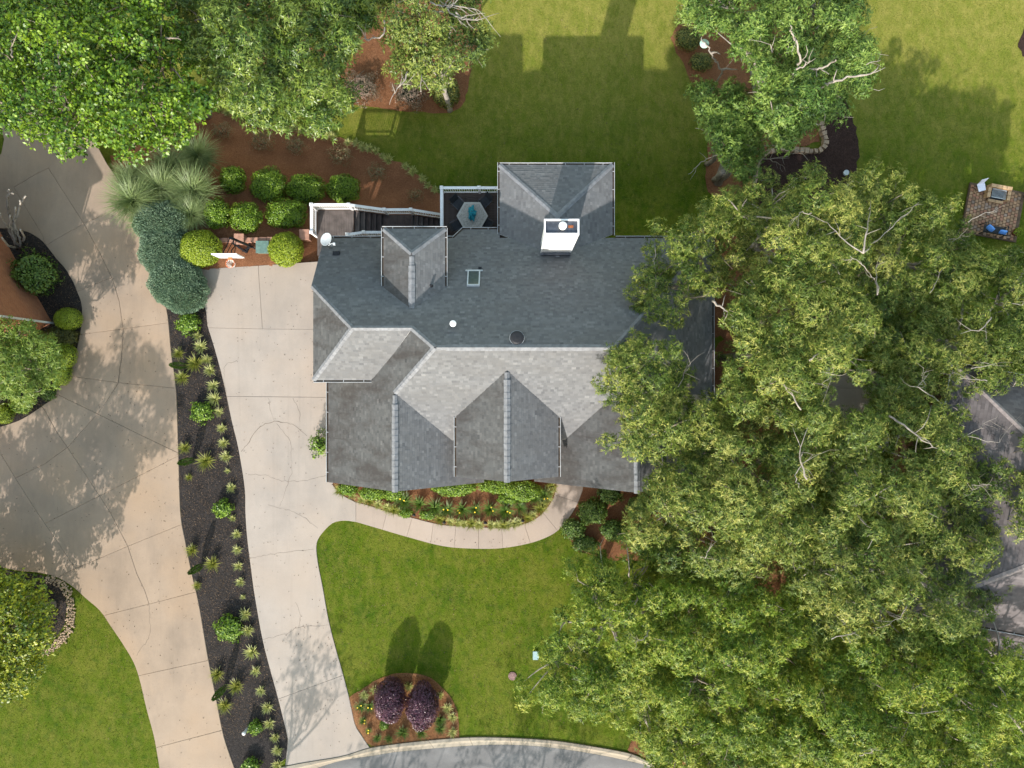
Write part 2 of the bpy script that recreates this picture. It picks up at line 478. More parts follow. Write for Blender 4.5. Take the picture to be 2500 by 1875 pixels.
L['redgrey'] = leafmat('reddish_grey_leaf', [(0.0, (0.045, 0.060, 0.030)), (0.5, (0.135, 0.105, 0.070)), (1.0, (0.30, 0.20, 0.155))], 0.15)
L['rose'] = leafmat('rose_leaf', [(0.0, (0.050, 0.080, 0.022)), (0.6, (0.150, 0.130, 0.060)), (1.0, (0.36, 0.21, 0.13))], 0.15)
L['hedge'] = leafmat('brown_hedge_leaf', [(0.0, (0.022, 0.024, 0.006)), (0.5, (0.055, 0.062, 0.010)), (1.0, (0.105, 0.100, 0.018))], 0.15)
L['juniper'] = leafmat('juniper_needle', [(0.0, (0.040, 0.078, 0.046)), (0.5, (0.130, 0.208, 0.130)), (1.0, (0.255, 0.345, 0.225))], 0.08)
L['pampas'] = leafmat('tall_grass_blade', [(0.0, (0.070, 0.115, 0.034)), (0.5, (0.165, 0.225, 0.082)), (1.0, (0.34, 0.40, 0.195))], 0.25)
L['liriope'] = leafmat('pale_tuft_blade', [(0.0, (0.10, 0.135, 0.030)), (0.5, (0.33, 0.35, 0.11)), (1.0, (0.60, 0.58, 0.27))], 0.25)
L['tuft'] = leafmat('golden_tuft_blade', [(0.0, (0.060, 0.090, 0.014)), (0.5, (0.20, 0.225, 0.038)), (1.0, (0.40, 0.38, 0.10))], 0.25)
L['lily'] = leafmat('daylily_blade', [(0.0, (0.028, 0.070, 0.012)), (0.5, (0.080, 0.150, 0.026)), (1.0, (0.20, 0.27, 0.070))], 0.25)
L['grass'] = leafmat('turf_blade', [(0.0, (0.042, 0.080, 0.004)), (0.5, (0.112, 0.138, 0.010)), (1.0, (0.28, 0.262, 0.056))], 0.3, 0.7, 0.1)
L['litter'] = leafmat('dry_chip', [(0.0, (0.05, 0.035, 0.025)), (0.6, (0.14, 0.095, 0.065)), (1.0, (0.36, 0.25, 0.16))], 0.05, 0.8, 0.1)

# ------------------------------------------------------------------ the setting
OCC = []     # world outlines where no turf grows

def ground():
    xs = np.concatenate([[-420, -200, -90], np.arange(-48, 48.01, 0.5), [90, 200, 420]])
    ys = np.concatenate([[-420, -200, -80], np.arange(-32, 40.01, 0.5), [80, 200, 420]])
    X, Y = np.meshgrid(xs, ys)
    Z = terrain(X, Y)
    V = np.stack([X.ravel(), Y.ravel(), Z.ravel()], 1)
    nx, ny = len(xs), len(ys)
    i = np.arange(ny - 1)[:, None] * nx + np.arange(nx - 1)[None, :]
    i = i.ravel()
    Q = np.stack([i, i + 1, i + nx + 1, i + nx], 1)
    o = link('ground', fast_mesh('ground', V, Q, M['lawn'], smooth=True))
    tag(o, 'mown green lawn around the houses', None, kind='structure')
ground()

def cdt(outline, cuts=(), inner=()):
    """outline: list of (x,y); cuts: polylines; returns verts, triangles inside, region id per triangle"""
    vs = [Vector((p[0], p[1])) for p in outline]
    n = len(vs)
    es = [(i, (i + 1) % n) for i in range(n)]
    for c in cuts:
        b = len(vs)
        vs += [Vector((p[0], p[1])) for p in c]
        es += [(b + i, b + i + 1) for i in range(len(c) - 1)]
    vs += [Vector((p[0], p[1])) for p in inner]
    ov, oe, of, _, oeo, _ = delaunay_2d_cdt(vs, es, [], 0, 1e-4)
    cons = set()
    for e, src in zip(oe, oeo):
        if src: cons.add((min(e), max(e)))
    tri = np.array([list(f) for f in of if len(f) == 3])
    P = np.array([(v.x, v.y) for v in ov])
    cen = P[tri].mean(axis=1)
    tri = tri[inpoly(cen[:, 0], cen[:, 1], outline)]
    e2f = {}
    for k, t in enumerate(tri):
        for a, b in ((0, 1), (1, 2), (2, 0)):
            e = (min(t[a], t[b]), max(t[a], t[b]))
            e2f.setdefault(e, []).append(k)
    reg = [-1] * len(tri)
    nr = 0
    for s in range(len(tri)):
        if reg[s] >= 0: continue
        st = [s]; reg[s] = nr
        while st:
            k = st.pop(); t = tri[k]
            for a, b in ((0, 1), (1, 2), (2, 0)):
                e = (min(t[a], t[b]), max(t[a], t[b]))
                if e in cons: continue
                for j in e2f[e]:
                    if reg[j] < 0: reg[j] = nr; st.append(j)
        nr += 1
    return P, tri, np.array(reg), nr

def px2w(pts, z=0.0): return [(W(p[0], p[1], z).x, W(p[0], p[1], z).y) for p in pts]

def slabs(name, outline_px, cuts_px, mat, z=0.02, label='', slab='concrete_slab', gap=0.017):
    out = px2w(outline_px)
    OCC.append(out)
    cuts = [px2w(c) for c in cuts_px]
    P, tri, reg, nr = cdt(out, cuts)
    # dirt-filled base that shows in the joints
    base = mesh(name, [(p[0], p[1], z) for p in P], [tuple(t) for t in tri], M['joint'])
    root = link(name, base)
    tag(root, label, None, kind='structure')
    for r in range(nr):
        T = tri[reg == r]
        area = 0
        for t in T:
            a, b, c = P[t]
            area += abs((b[0] - a[0]) * (c[1] - a[1]) - (b[1] - a[1]) * (c[0] - a[0])) / 2
        if area < 0.05: continue
        bm = bmesh.new()
        used = {}
        for t in T:
            for i in t:
                if i not in used: used[i] = bm.verts.new((P[i][0], P[i][1], z + 0.03))
        for t in T: 
            f = bm.faces.new([used[i] for i in t])
        bmesh.ops.recalc_face_normals(bm, faces=bm.faces)
        if sum(f.normal.z for f in bm.faces) < 0: bmesh.ops.reverse_faces(bm, faces=bm.faces)
        bverts = [v for v in bm.verts if v.is_boundary]
        try:
            bmesh.ops.inset_region(bm, faces=bm.faces[:], thickness=gap, use_boundary=True, use_even_offset=True)
        except Exception: pass
        for v in bm.verts:
            if v.is_boundary: v.co.z = z + 0.004
        me = bpy.data.meshes.new(slab); bm.to_mesh(me); bm.free()
        me.materials.append(mat)
        link(slab, me, root)
    return root

def strip(pts, width, z, jit=0.25):
    """thin ribbon mesh along a world polyline, uneven width"""
    V, Q = [], []
    for i, p in enumerate(pts):
        a = Vector(pts[max(i - 1, 0)]); b = Vector(pts[min(i + 1, len(pts) - 1)])
        d = (b - a).normalized(); n = Vector((-d.y, d.x))
        w = width * (0.5 + random.random()) / 2
        V += [(p[0] + n.x * w, p[1] + n.y * w, z), (p[0] - n.x * w, p[1] - n.y * w, z)]
        if i: Q.append((2 * i - 2, 2 * i - 1, 2 * i + 1, 2 * i))
    return V, Q

def crack(pts_px, parent, width=0.022, z=0.0535):
    pts = []
    sm = smoothline(pts_px, 7.0)
    for i, p in enumerate(sm):
        j = 0 if i in (0, len(sm) - 1) else 1.8
        pts.append((p[0] + random.uniform(-j, j), p[1] + random.uniform(-j, j)))
    V, Q = strip(px2w(pts), width, z)
    link('crack', mesh('crack', V, Q, M['crack']), parent)

def drape(name, outline_px, mat, off, label, spacing=0.6, rag=0.05, wpts=None, occ=True):
    pts = []
    src = [G(*p) for p in outline_px] if wpts is None else [Vector((p[0], p[1], 0)) for p in wpts]
    n = len(src)
    for i in range(n):
        a, b = src[i], src[(i + 1) % n]
        k = max(1, int((b - a).length / 0.25))
        for j in range(k):
            p = a.lerp(b, j / k)
            pts.append((p.x + random.gauss(0, rag), p.y + random.gauss(0, rag)))
    if occ: OCC.append(pts)
    A = np.array(pts)
    gx = np.arange(A[:, 0].min(), A[:, 0].max(), spacing); gy = np.arange(A[:, 1].min(), A[:, 1].max(), spacing)
    X, Y = np.meshgrid(gx, gy)
    X = X.ravel() + rng.uniform(-.1, .1, X.size); Y = Y.ravel() + rng.uniform(-.1, .1, Y.size)
    k = inpoly(X, Y, pts)
    P, tri, _, _ = cdt(pts, inner=list(zip(X[k], Y[k])))
    mound = rng.normal(0, 0.012, len(P))
    mound[:len(pts)] = -0.01
    Z = terrain(P[:, 0], P[:, 1]) + off + mound
    me = mesh(name, np.stack([P[:, 0], P[:, 1], Z], 1), [tuple(t) for t in tri], mat, smooth=True)
    if me.polygons and sum(p.normal.z for p in me.polygons) < 0: me.flip_normals()
    o = link(name, me)
    tag(o, label, None, kind='structure')
    o_pts = pts
    return o, o_pts

# pixel outlines read off the photograph
A_L = [(380, 700), (407, 753), (418.6, 859), (430, 945.5), (435.5, 1077.5), (441, 1247), (452.5, 1318), (467.6, 1393), (486.4, 1476), (507, 1597), (528, 1702.5), (546.8, 1796.8), (573, 1875), (590, 1930)]
A_R = [(470, 690), (501.5, 753), (507, 794.7), (520, 836), (539, 904), (552.4, 960.6), (565.6, 1024.7), (582.6, 1096), (597.7, 1190.6), (599.5, 1250), (603.3, 1306.6), (610.9, 1370.7), (622.2, 1453.6), (641, 1559), (658, 1627), (678.7, 1702.5), (697.6, 1778), (703, 1804), (697, 1868)]
KT = [(560, 1912), (697, 1870), (833, 1846), (903, 1825), (1000, 1811), (1123, 1800), (1210, 1799), (1342, 1806), (1440, 1820), (1538, 1838), (1572, 1853), (1640, 1885), (1720, 1930)]
KB = [(600, 1930), (740, 1886), (833, 1857), (910, 1845), (984, 1834), (1172, 1819), (1304, 1821), (1436, 1838), (1549, 1861), (1587, 1872), (1650, 1905), (1700, 1935)]
LAWN_E = [(869.5, 1274), (843, 1270.7), (819, 1274), (803, 1284), (780.5, 1310), (773, 1333), (776.8, 1374), (788, 1431), (803, 1514), (822, 1589), (834, 1631), (852, 1699), (867, 1766.6), (882, 1793), (903, 1825)]
sA_R = smoothline(A_R, 14); sKT = smoothline(KT, 14); sKB = smoothline(KB, 14); sLE = smoothline(LAWN_E, 8)

# street
st_w = [tuple(W(p[0], p[1], 0).xy) for p in sKB]
street_poly = st_w + [(45, -60), (-45, -60), (-30, -26)]
P_, T_, _, _ = cdt(street_poly)
tag(link('street', mesh('street', [(p[0], p[1], 0.012) for p in P_], [tuple(t) for t in T_], M['asphalt'])), 'grey asphalt street curving along the bottom', kind='structure')
OCC.append(street_poly)
# rolled kerb in cast lengths
kerb = empty('kerb', (0, 0, 0)); tag(kerb, 'tan concrete rolled kerb along the street', kind='structure')
kt = px2w(sKT); kb = px2w(sKB)
def resample(line, n):
    L_ = np.array(line); d = np.r_[0, np.cumsum(np.linalg.norm(np.diff(L_, axis=0), axis=1))]
    s = np.linspace(0, d[-1], n)
    return np.stack([np.interp(s, d, L_[:, 0]), np.interp(s, d, L_[:, 1])], 1)
NK = 97
ktr, kbr = resample(kt, NK), resample(kb, NK)
OCC.append([tuple(p) for p in ktr] + [tuple(p) for p in kbr[::-1]])
prof = [(0.0, 0.0), (0.02, 0.085), (0.35, 0.10), (0.62, 0.045), (0.97, 0.022), (1.0, 0.0)]
for s0 in range(0, NK - 1, 8):
    V, Q = [], []
    ids = list(range(s0, min(s0 + 9, NK)))
    for j, i in enumerate(ids):
        tshift = 0.0
        a, b = ktr[i], kbr[i]
        if j == 0 and i > 0:
            a = a + (ktr[i + 1] - a) * 0.03; b = b + (kbr[i + 1] - b) * 0.03
        if j == len(ids) - 1 and i < NK - 1:
            a = a + (ktr[i - 1] - a) * 0.03; b = b + (kbr[i - 1] - b) * 0.03
        for f, h in prof:
            p = a + (b - a) * f
            V.append((p[0], p[1], h))
        if j:
            n = len(prof)
            for k in range(n - 1):
                Q.append(((j - 1) * n + k, (j - 1) * n + k + 1, j * n + k + 1, j * n + k))
    n = len(prof); Q.append(tuple(range(n))); Q.append(tuple((len(ids) - 1) * n + k for k in range(n))[::-1])
    link('kerb_length', mesh('kerb_length', V, Q, M['kerb']), kerb)

# main driveway
drv = sA_R[:-1] + [(697, 1868)] + [p for p in sKT if 700 < p[0] < 900] + sLE[::-1]
drv += [(869.5, 1226), (845, 1213.5), (827.5, 1202), (811.6, 1181.7), (835, 1150), (840, 640), (784, 638), (640, 648), (492, 657), (470, 668)]
drive = slabs('driveway', drv, [
    [(632, 600), (631.6, 657), (641, 794.7), (648.6, 889), (655, 968)],
    [(480, 799), (509, 800), (645, 803), (900, 805)],
    [(530, 967), (552, 967.4), (655, 968.5), (900, 971)],
    [(650, 1716), (678.7, 1706), (831.4, 1650), (850, 1643)],
    [(869.5, 1210), (869.5, 1226), (869.5, 1274), (868, 1290)],
], M['drive'], label='pale concrete driveway of the grey roofed house')
for c in ([(656, 972), (662, 1000), (671, 1028.5)], [(671, 1028), (637, 1041.7), (618, 1062), (604, 1085), (590, 1102)],
          [(671, 1028), (716, 1036), (735, 1050), (750, 1064)], [(676, 1034), (697.6, 1062), (711, 1077.5), (713, 1120), (712.7, 1153), (705, 1177), (684, 1236)],
          [(607, 1158.6), (648.6, 1160), (690, 1173.6), (750, 1172), (799, 1160)], [(656, 1232), (697.6, 1243), (735, 1257.5), (777, 1289.6)],
          [(609, 1363), (670, 1352), (767, 1340.5)], [(643, 1561), (700, 1546), (730, 1532), (803, 1525)], [(730, 1532), (733, 1500), (722, 1470)],
          [(560, 1000), (548, 900), (580, 880)], [(716, 972), (730, 1000), (733, 1030)]):
    crack(c, drive, 0.013 if c[0][0] != 671 else 0.024)

# neighbour's driveway
nd_l = [(390, 1875), (377, 1800.5), (358, 1729), (343, 1665), (328, 1619.5), (301.7, 1574), (271.5, 1529), (245, 1491), (211, 1461), (177, 1431), (137.6, 1408), (90, 1397), (40, 1392), (-60, 1370)]
bed_e = [(0, 1042), (47.7, 1026), (81, 1007), (113, 985), (130, 972), (144.7, 945), (169, 921.7), (178, 888.6), (188, 854), (195, 820.6), (200, 790), (201, 752.6), (198, 735), (189.6, 713.5), (179.5, 689), (160, 656), (139, 632.5), (113, 599), (97, 583), (69.5, 567), (50.6, 561.6), (15, 558), (-40, 560)]
ndrv = smoothline(A_L, 14)[1:-1] + [(590, 1930), (405, 1930)] + smoothline(nd_l, 10) + [(-200, 1340), (-200, 1090)] + smoothline([(-80, 1062)] + bed_e, 10) + [(-140, 560), (-140, 420), (-20, 402), (4, 375), (11, 340), (0, 300), (-30, 270), (-30, 230), (60, 250), (160, 300), (235, 350), (262, 400), (290, 440), (325, 520), (350, 600), (375, 690)]
slabs('neighbour_driveway', ndrv, [
    [(20, 420), (37, 461), (105, 575), (115, 605)], [(85, 350), (125, 420), (206, 546), (248, 624), (275, 680), (292, 735), (302, 805), (299, 860), (290, 935), (265, 975), (239, 1010), (166, 1092), (111, 1132), (37, 1168), (-30, 1200)],
    [(-60, 520), (27, 463), (85, 428), (160, 390), (230, 350)], [(60, 600), (115, 598), (206, 546), (270, 519), (330, 490)],
    [(170, 720), (190, 712), (273, 678), (360, 645)], [(180, 820), (200, 816), (300, 803), (410, 788), (425, 786)],
    [(150, 916), (171, 918), (290, 934), (425, 947), (440, 948)], [(120, 955), (146, 965), (239, 1010), (347, 1063), (437, 1106), (450, 1112)],
    [(95, 985), (108, 997), (140, 1055), (166, 1092), (270, 1250), (313, 1333)], [(-60, 1030), (0, 1102), (37, 1164), (95, 1255), (185, 1386), (200, 1410)],
    [(-40, 1255), (0, 1294), (25, 1325), (60, 1390)], [(-20, 1340), (26, 1324), (115, 1276), (241, 1212), (437, 1112), (450, 1105)],
    [(130, 1415), (184, 1388), (313, 1333), (446, 1279), (460, 1272)], [(313, 1333), (335, 1400), (354, 1440), (365, 1474)],
    [(250, 1503), (262, 1500), (365, 1474), (477, 1445), (490, 1440)], [(335, 1650), (343, 1648), (507, 1612), (520, 1609)], [(380, 1826), (386, 1823), (546, 1781), (560, 1777)],
], M['drive2'], label='tan concrete driveway of the brick house on the left')
crack([(365, 1476), (366, 1510), (367, 1550), (355, 1570), (335, 1600)], bpy.data.objects['neighbour_driveway'], 0.018)
crack([(302, 803), (299, 860), (290, 935)], bpy.data.objects['neighbour_driveway'], 0.02)

# front walkway
wk_u = [(869.5, 1226), (901, 1234), (944.7, 1248), (1002.6, 1262.7), (1080, 1281), (1170, 1286.6), (1224.7, 1288.4), (1279, 1279), (1315, 1261), (1336.8, 1237.8), (1351, 1216), (1357.6, 1190.7), (1359, 1170), (1359, 1120)]
wk_l = [(869.5, 1274), (930, 1291.7), (994, 1310.5), (1080, 1332.7), (1152, 1339), (1224.7, 1338), (1295, 1325.5), (1342, 1308), (1367.5, 1290), (1387, 1266.7), (1405.5, 1237.8), (1418, 1208.8), (1423.6, 1185), (1424, 1120)]
su, sl_ = smoothline(wk_u, 8), smoothline(wk_l, 8)
def ext(a, b, k=0.12): return [(a[0] + (a[0] - b[0]) * k, a[1] + (a[1] - b[1]) * k), (b[0] + (b[0] - a[0]) * k, b[1] + (b[1] - a[1]) * k)]
slabs('front_walkway', su + sl_[::-1], [ext(a, b) for a, b in (
    ((945, 1250), (934, 1293)), ((1007, 1263), (993, 1310)), ((1058, 1277), (1052, 1326)), ((1113, 1284), (1109, 1335)), ((1168.6, 1287), (1168, 1339)),
    ((1225, 1288), (1228, 1338)), ((1280, 1279), (1295, 1326)), ((1326, 1252), (1361, 1295)), ((1357, 1209), (1412, 1226)))],
    M['walk'], label='curved concrete walkway to the front door', gap=0.009)
# neighbour's concrete pad seen through the trees
slabs('side_patio', [(1990, 930), (2010, 905), (2110, 900), (2180, 915), (2270, 945), (2260, 990), (2150, 1010), (2120, 1060), (2030, 1050)],
      [[(1980, 947), (2300, 950)], [(2053, 890), (2058, 945)], [(2098, 890), (2110, 1080)], [(2000, 975), (2080, 1010), (2120, 1030)]], M['patioc'], z=0.012, label='grey concrete pad between the trees by the right house')

# planting beds
drape('dark_mulch_bed', [(392, 700)] + smoothline(A_L, 14)[2:-1] + [(592, 1925)] + sA_R[::-1][1:] + [(480, 690)], M['mulch'], 0.03, 'long dark mulch bed between the two driveways', rag=0.012)
bedE_top = [(535, 268), (600, 285), (680, 305), (760, 320), (833, 338), (900, 362), (950, 385), (990, 405), (1030, 435), (1062, 462)]
drape('sloping_mulch_bed', smoothline(bedE_top, 14) + [(1085, 480), (1095, 575), (800, 610), (790, 640), (640, 652), (492, 661), (440, 700), (395, 700), (335, 520), (280, 420), (270, 380), (420, 320), (490, 285)], M['strawdark'], 0.05, 'red brown mulch bed sloping down from the driveway end')
drape('back_bed', smoothline([(500, 60), (600, 150), (720, 200), (780, 235), (833, 249), (889.6, 260), (972.5, 269.6), (1044, 275), (1104.5, 274.5), (1127, 260), (1142, 222.5), (1153.5, 169.7), (1166.7, 124), (1172, 80), (1180, -60)], 14) + [(450, -80)], M['straw'], 0.04, 'pine straw bed under the back trees on the left')
drape('lawn_tree_bed', smoothline([(1760, -70), (1700, 40), (1673, 61), (1654.6, 64), (1643, 77), (1638.7, 96), (1643, 115), (1659, 141), (1673, 173), (1690, 205), (1718, 260), (1730, 340), (1722.6, 441), (1750, 482), (1850, 478)], 12) + [(1858, 440), (1860, 390), (2000, 345), (1990, 260), (1990, -70)], M['straw'], 0.04, 'pine straw bed around the leaning lawn tree')
drape('dark_tree_bed', smoothline([(1836, 470), (1846, 402), (1873, 374), (1960, 372), (2008, 358), (2004, 300), (1990, 240), (2040, 215), (2069.5, 260), (2084.6, 301.7), (2094, 350.7), (2096, 384.6), (2088, 422), (2073, 470)], 12) + [(2040, 520), (1850, 520)], M['mulch2'], 0.06, 'dark brown mulch bed right of the stone edging')
drape('island_bed', smoothline([(854, 1701), (879, 1685), (911, 1665), (946, 1649), (982, 1642), (1018, 1645), (1047, 1652), (1076, 1675), (1102, 1704), (1113.6, 1730), (1119.4, 1759), (1121, 1800)], 10) + [p for p in sKT[::-1] if 905 < p[0] < 1119] + [p for p in sLE[::-1] if 1701 < p[1] < 1824], M['straw2'], 0.035, 'pine straw island bed at the street end of the driveway', rag=0.02)
drape('foundation_bed', [(812, 1150), (812, 1181), (827.5, 1202), (845, 1213.5), (869.5, 1226)] + su[1:] + [(1359, 1090), (812, 1090)], M['straw'], 0.03, 'pine straw bed along the front of the house', rag=0.012)
drape('shaded_bed', [(1424, 1100), (1424, 1185)] + [p for p in sl_[::-1] if p[0] > 1366 and p[1] > 1186] + [(1413, 1346), (1440, 1352), (1500, 1366), (1620, 1372), (1760, 1420), (1900, 1460), (1980, 1300), (1990, 1080), (1960, 900), (1960, 600), (1700, 560), (1700, 1100)], M['straw'], 0.025, 'pine straw bed under the oaks beside the house')
drape('kerbside_bed', [(1530, 1836), (1545, 1800), (1580, 1770), (1700, 1760), (1800, 1780), (1830, 1900), (1720, 1920)] + [p for p in sKT[::-1] if 1532 < p[0] < 1700], M['straw'], 0.03, 'pine straw bed by the kerb at lower right')
drape('brick_house_bed', [(-140, 560)] + smoothline([(-40, 560)] + bed_e[::-1] + [(-80, 1062)], 10) + [(-140, 1080)], M['mulch'], 0.03, 'black mulch bed along the brick house', rag=0.012)
rock_in = [(100, 1402), (135, 1420), (159, 1448), (164, 1484), (160, 1520), (143, 1548), (115, 1573), (70, 1597), (0, 1610)]
drape('corner_tree_bed', [(-60, 1375), (40, 1396)] + rock_in + [(-80, 1620)], M['mulch'], 0.03, 'dark mulch bed under the lime green tree', rag=0.012)
drape('edge_bed', [(2520, 40), (2494, 80), (2486, 105), (2494, 135), (2530, 160)], M['mulch2'], 0.04, 'brown mulch bed at the right edge of the lawn')

# ------------------------------------------------------------------ roofs
def clip_tri(poly, tri):
    """Sutherland-Hodgman of a (u,v) polygon against a CCW triangle"""
    out = poly
    for i in range(3):
        ax, ay = tri[i]; bx, by = tri[(i + 1) % 3]
        inp, out = out, []
        if not inp: return []
        def side(p): return (bx - ax) * (p[1] - ay) - (by - ay) * (p[0] - ax)
        for k in range(len(inp)):
            p, q = inp[k - 1], inp[k]
            sp, sq = side(p), side(q)
            if sq >= 0:
                if sp < 0:
                    f = sp / (sp - sq); out.append((p[0] + (q[0] - p[0]) * f, p[1] + (q[1] - p[1]) * f))
                out.append(q)
            elif sp >= 0:
                f = sp / (sp - sq); out.append((p[0] + (q[0] - p[0]) * f, p[1] + (q[1] - p[1]) * f))
    return out

def roof_plane(parent, abc, poly, mat, fascia, thick=0.16, name='roof_slope', course=0.135, tab=0.18):
    a, b, c = abc
    zf = lambda x, y: a + b * x + c * y
    n = len(poly)
    if sum(poly[i][0] * poly[(i + 1) % n][1] - poly[(i + 1) % n][0] * poly[i][1] for i in range(n)) < 0: poly = poly[::-1]
    top = [(p[0], p[1], zf(*p)) for p in poly]
    bot = [(p[0], p[1], zf(*p) - thick) for p in poly]
    tr = tessellate_polygon([[Vector((p[0], p[1], 0)) for p in poly]])
    def ccw(t):
        (x0, y0), (x1, y1), (x2, y2) = [poly[i] for i in t]
        return t if (x1 - x0) * (y2 - y0) - (x2 - x0) * (y1 - y0) > 0 else t[::-1]
    tr = [ccw(tuple(t)) for t in tr]
    fs = [t for t in tr] + [tuple(n + i for i in t[::-1]) for t in tr] + [(i, n + i, n + (i + 1) % n, (i + 1) % n) for i in range(n)]
    mi = [0] * len(tr) + [1] * len(tr) + [1] * n
    slope = link(name, mesh(name, top + bot, fs, [mat, fascia], mi=mi), parent)
    # shingle tabs laid in courses up the slope
    g = math.hypot(b, c)
    up = (b / g, c / g)                       # plan direction upslope
    ux = (-up[1], up[0])                      # along the eave
    k = math.sqrt(1 + g * g)                  # slope length per plan length
    nrm = Vector((-b, -c, 1)).normalized()
    uv = [(p[0] * ux[0] + p[1] * ux[1], (p[0] * up[0] + p[1] * up[1]) * k) for p in poly]
    def flip(t):
        (x0, y0), (x1, y1), (x2, y2) = t
        return t if (x1 - x0) * (y2 - y0) - (x2 - x0) * (y1 - y0) > 0 else t[::-1]
    tris = [flip([uv[i] for i in t]) for t in tr]
    A = np.array(uv)
    V, Fs, T = [], [], []
    def put(u, v, h):
        d = v / k
        x = u * ux[0] + d * up[0]; y = u * ux[1] + d * up[1]
        p = Vector((x, y, zf(x, y))) + nrm * h
        V.append(tuple(p)); return len(V) - 1
    rr = random.Random(5)
    v0 = A[:, 1].min(); umin, umax = A[:, 0].min(), A[:, 0].max()
    r = 0
    while v0 < A[:, 1].max():
        v1 = v0 + course
        u = umin - tab * rr.random()
        while u < umax:
            w = tab * rr.uniform(0.7, 1.3)
            u1 = u + w
            tint = min(1, max(0, rr.gauss(0.5, 0.12)))
            hb = rr.choice((0.012, 0.012, 0.020))
            cs = [(u, v0), (u1, v0), (u1, v1), (u, v1)]
            pieces = [clip_tri(cs, t) for t in tris]
            for pc in pieces:
                if len(pc) < 3: continue
                ids = [put(p[0], p[1], hb - (hb - 0.003) * (p[1] - v0) / course) for p in pc]
                Fs.append(ids); T += [tint] * len(ids)
                for q in range(len(pc)):
                    p1, p2 = pc[q], pc[(q + 1) % len(pc)]
                    if abs(p1[1] - v0) < 1e-6 and abs(p2[1] - v0) < 1e-6 and abs(p1[0] - p2[0]) > 0.01:
                        i0, i1 = put(p1[0], v0, hb), put(p2[0], v0, hb)
                        j0, j1 = put(p1[0], v0, 0.0005), put(p2[0], v0, 0.0005)
                        Fs.append([j0, j1, i1, i0]); T += [tint * 0.3] * 4
            u = u1
        v0 = v1; r += 1
    me = mesh('shingles', V, Fs, mat)
    at = me.attributes.new('t', 'FLOAT', 'POINT'); at.data.foreach_set('value', np.array(T, np.float32))
    sh = link('shingles', me, slope); sh['kind'] = 'stuff'
    return slope

def nrm_of(abc): return Vector((-abc[1], -abc[2], 1)).normalized()

def cap_line(parent, p0, p1, abc1, abc2, w=0.13, off=0.028, mat=None, name='ridge_cap', step=0.28, lift=0.012):
    p0, p1 = Vector(p0), Vector(p1)
    d = (p1 - p0).normalized()
    n1, n2 = nrm_of(abc1), nrm_of(abc2)
    d1 = d.cross(n1); d2 = d.cross(n2)
    nm = (n1 + n2).normalized()
    if d1.dot(nm) > 0 or (abs(d1.dot(nm)) < 1e-4): d1 = -d1
    if d2.dot(nm) > 0: d2 = -d2
    if d1.dot(d2) > 0: d2 = -d2
    Ltot = (p1 - p0).length
    k = max(1, int(Ltot / step))
    mb = MB()
    for i in range(k):
        a = p0 + d * (Ltot * i / k); b = p0 + d * (Ltot * (i + 1) / k + 0.02)
        jw = w * random.uniform(0.94, 1.05)
        ra, rb = off + lift, off
        vs = []
        for q, o_ in ((a, ra), (b, rb)):
            vs += [q + nm * (o_ + 0.01), q + d1 * jw + n1 * o_, q + d1 * jw + n1 * 0.0, q + d2 * jw + n2 * o_, q + d2 * jw + n2 * 0.0]
        mb.add(vs, [(0, 5, 6, 1), (1, 6, 7, 2), (0, 3, 8, 5), (3, 4, 9, 8), (0, 1, 2), (0, 4, 3)])
    return mb.build(name, mat or M['cap'], parent)

def wall_mesh(name, loop, z0, z1, mat, tops=None):
    """closed wall ring with UVs in metres; loop CCW plan points"""
    vs, fs, uv = [], [], []
    d = 0
    n = len(loop)
    for i in range(n):
        a, b = loop[i], loop[(i + 1) % n]
        l = math.hypot(b[0] - a[0], b[1] - a[1])
        za = z1 if tops is None else tops[i]; zb = z1 if tops is None else tops[(i + 1) % n]
        k = len(vs)
        vs += [(a[0], a[1], z0), (b[0], b[1], z0), (b[0], b[1], zb), (a[0], a[1], za)]
        fs.append((k, k + 1, k + 2, k + 3))
        uv += [(d, z0), (d + l, z0), (d + l, zb), (d, za)]
        d += l
    me = mesh(name, vs, fs, mat)
    ul = me.uv_layers.new(name='UVMap')
    ul.data.foreach_set('uv', np.array(uv, np.float32).ravel())
    return me

def gutter(parent, p0, p1, out, hang=0.9, w=0.11, h=0.10, mat=None):
    """open trough from p0 to p1, lip on side 'out' (plan unit vector)"""
    p0, p1 = Vector(p0), Vector(p1); o = Vector((out[0], out[1], 0))
    mb = MB()
    up = Vector((0, 0, 1))
    mb.bar(p0 + o * w, p1 + o * w, 0.022, h, up=up)
    mb.bar(p0 + o * (w / 2) - up * (h / 2 - 0.01), p1 + o * (w / 2) - up * (h / 2 - 0.01), w, 0.015, 1, up=up)
    g = mb.build('gutter', [mat or M['gutterwhite'], M['barkdark']], parent)
    n = int((p1 - p0).length / hang)
    for i in range(n):
        q = p0.lerp(p1, (i + 0.5) / n) + up * (h / 2 - 0.012)
        hb = MB().bar(q, q + o * w, 0.025, 0.012)
        hb.build('gutter_hanger', mat or M['gutterwhite'], g)
    return g

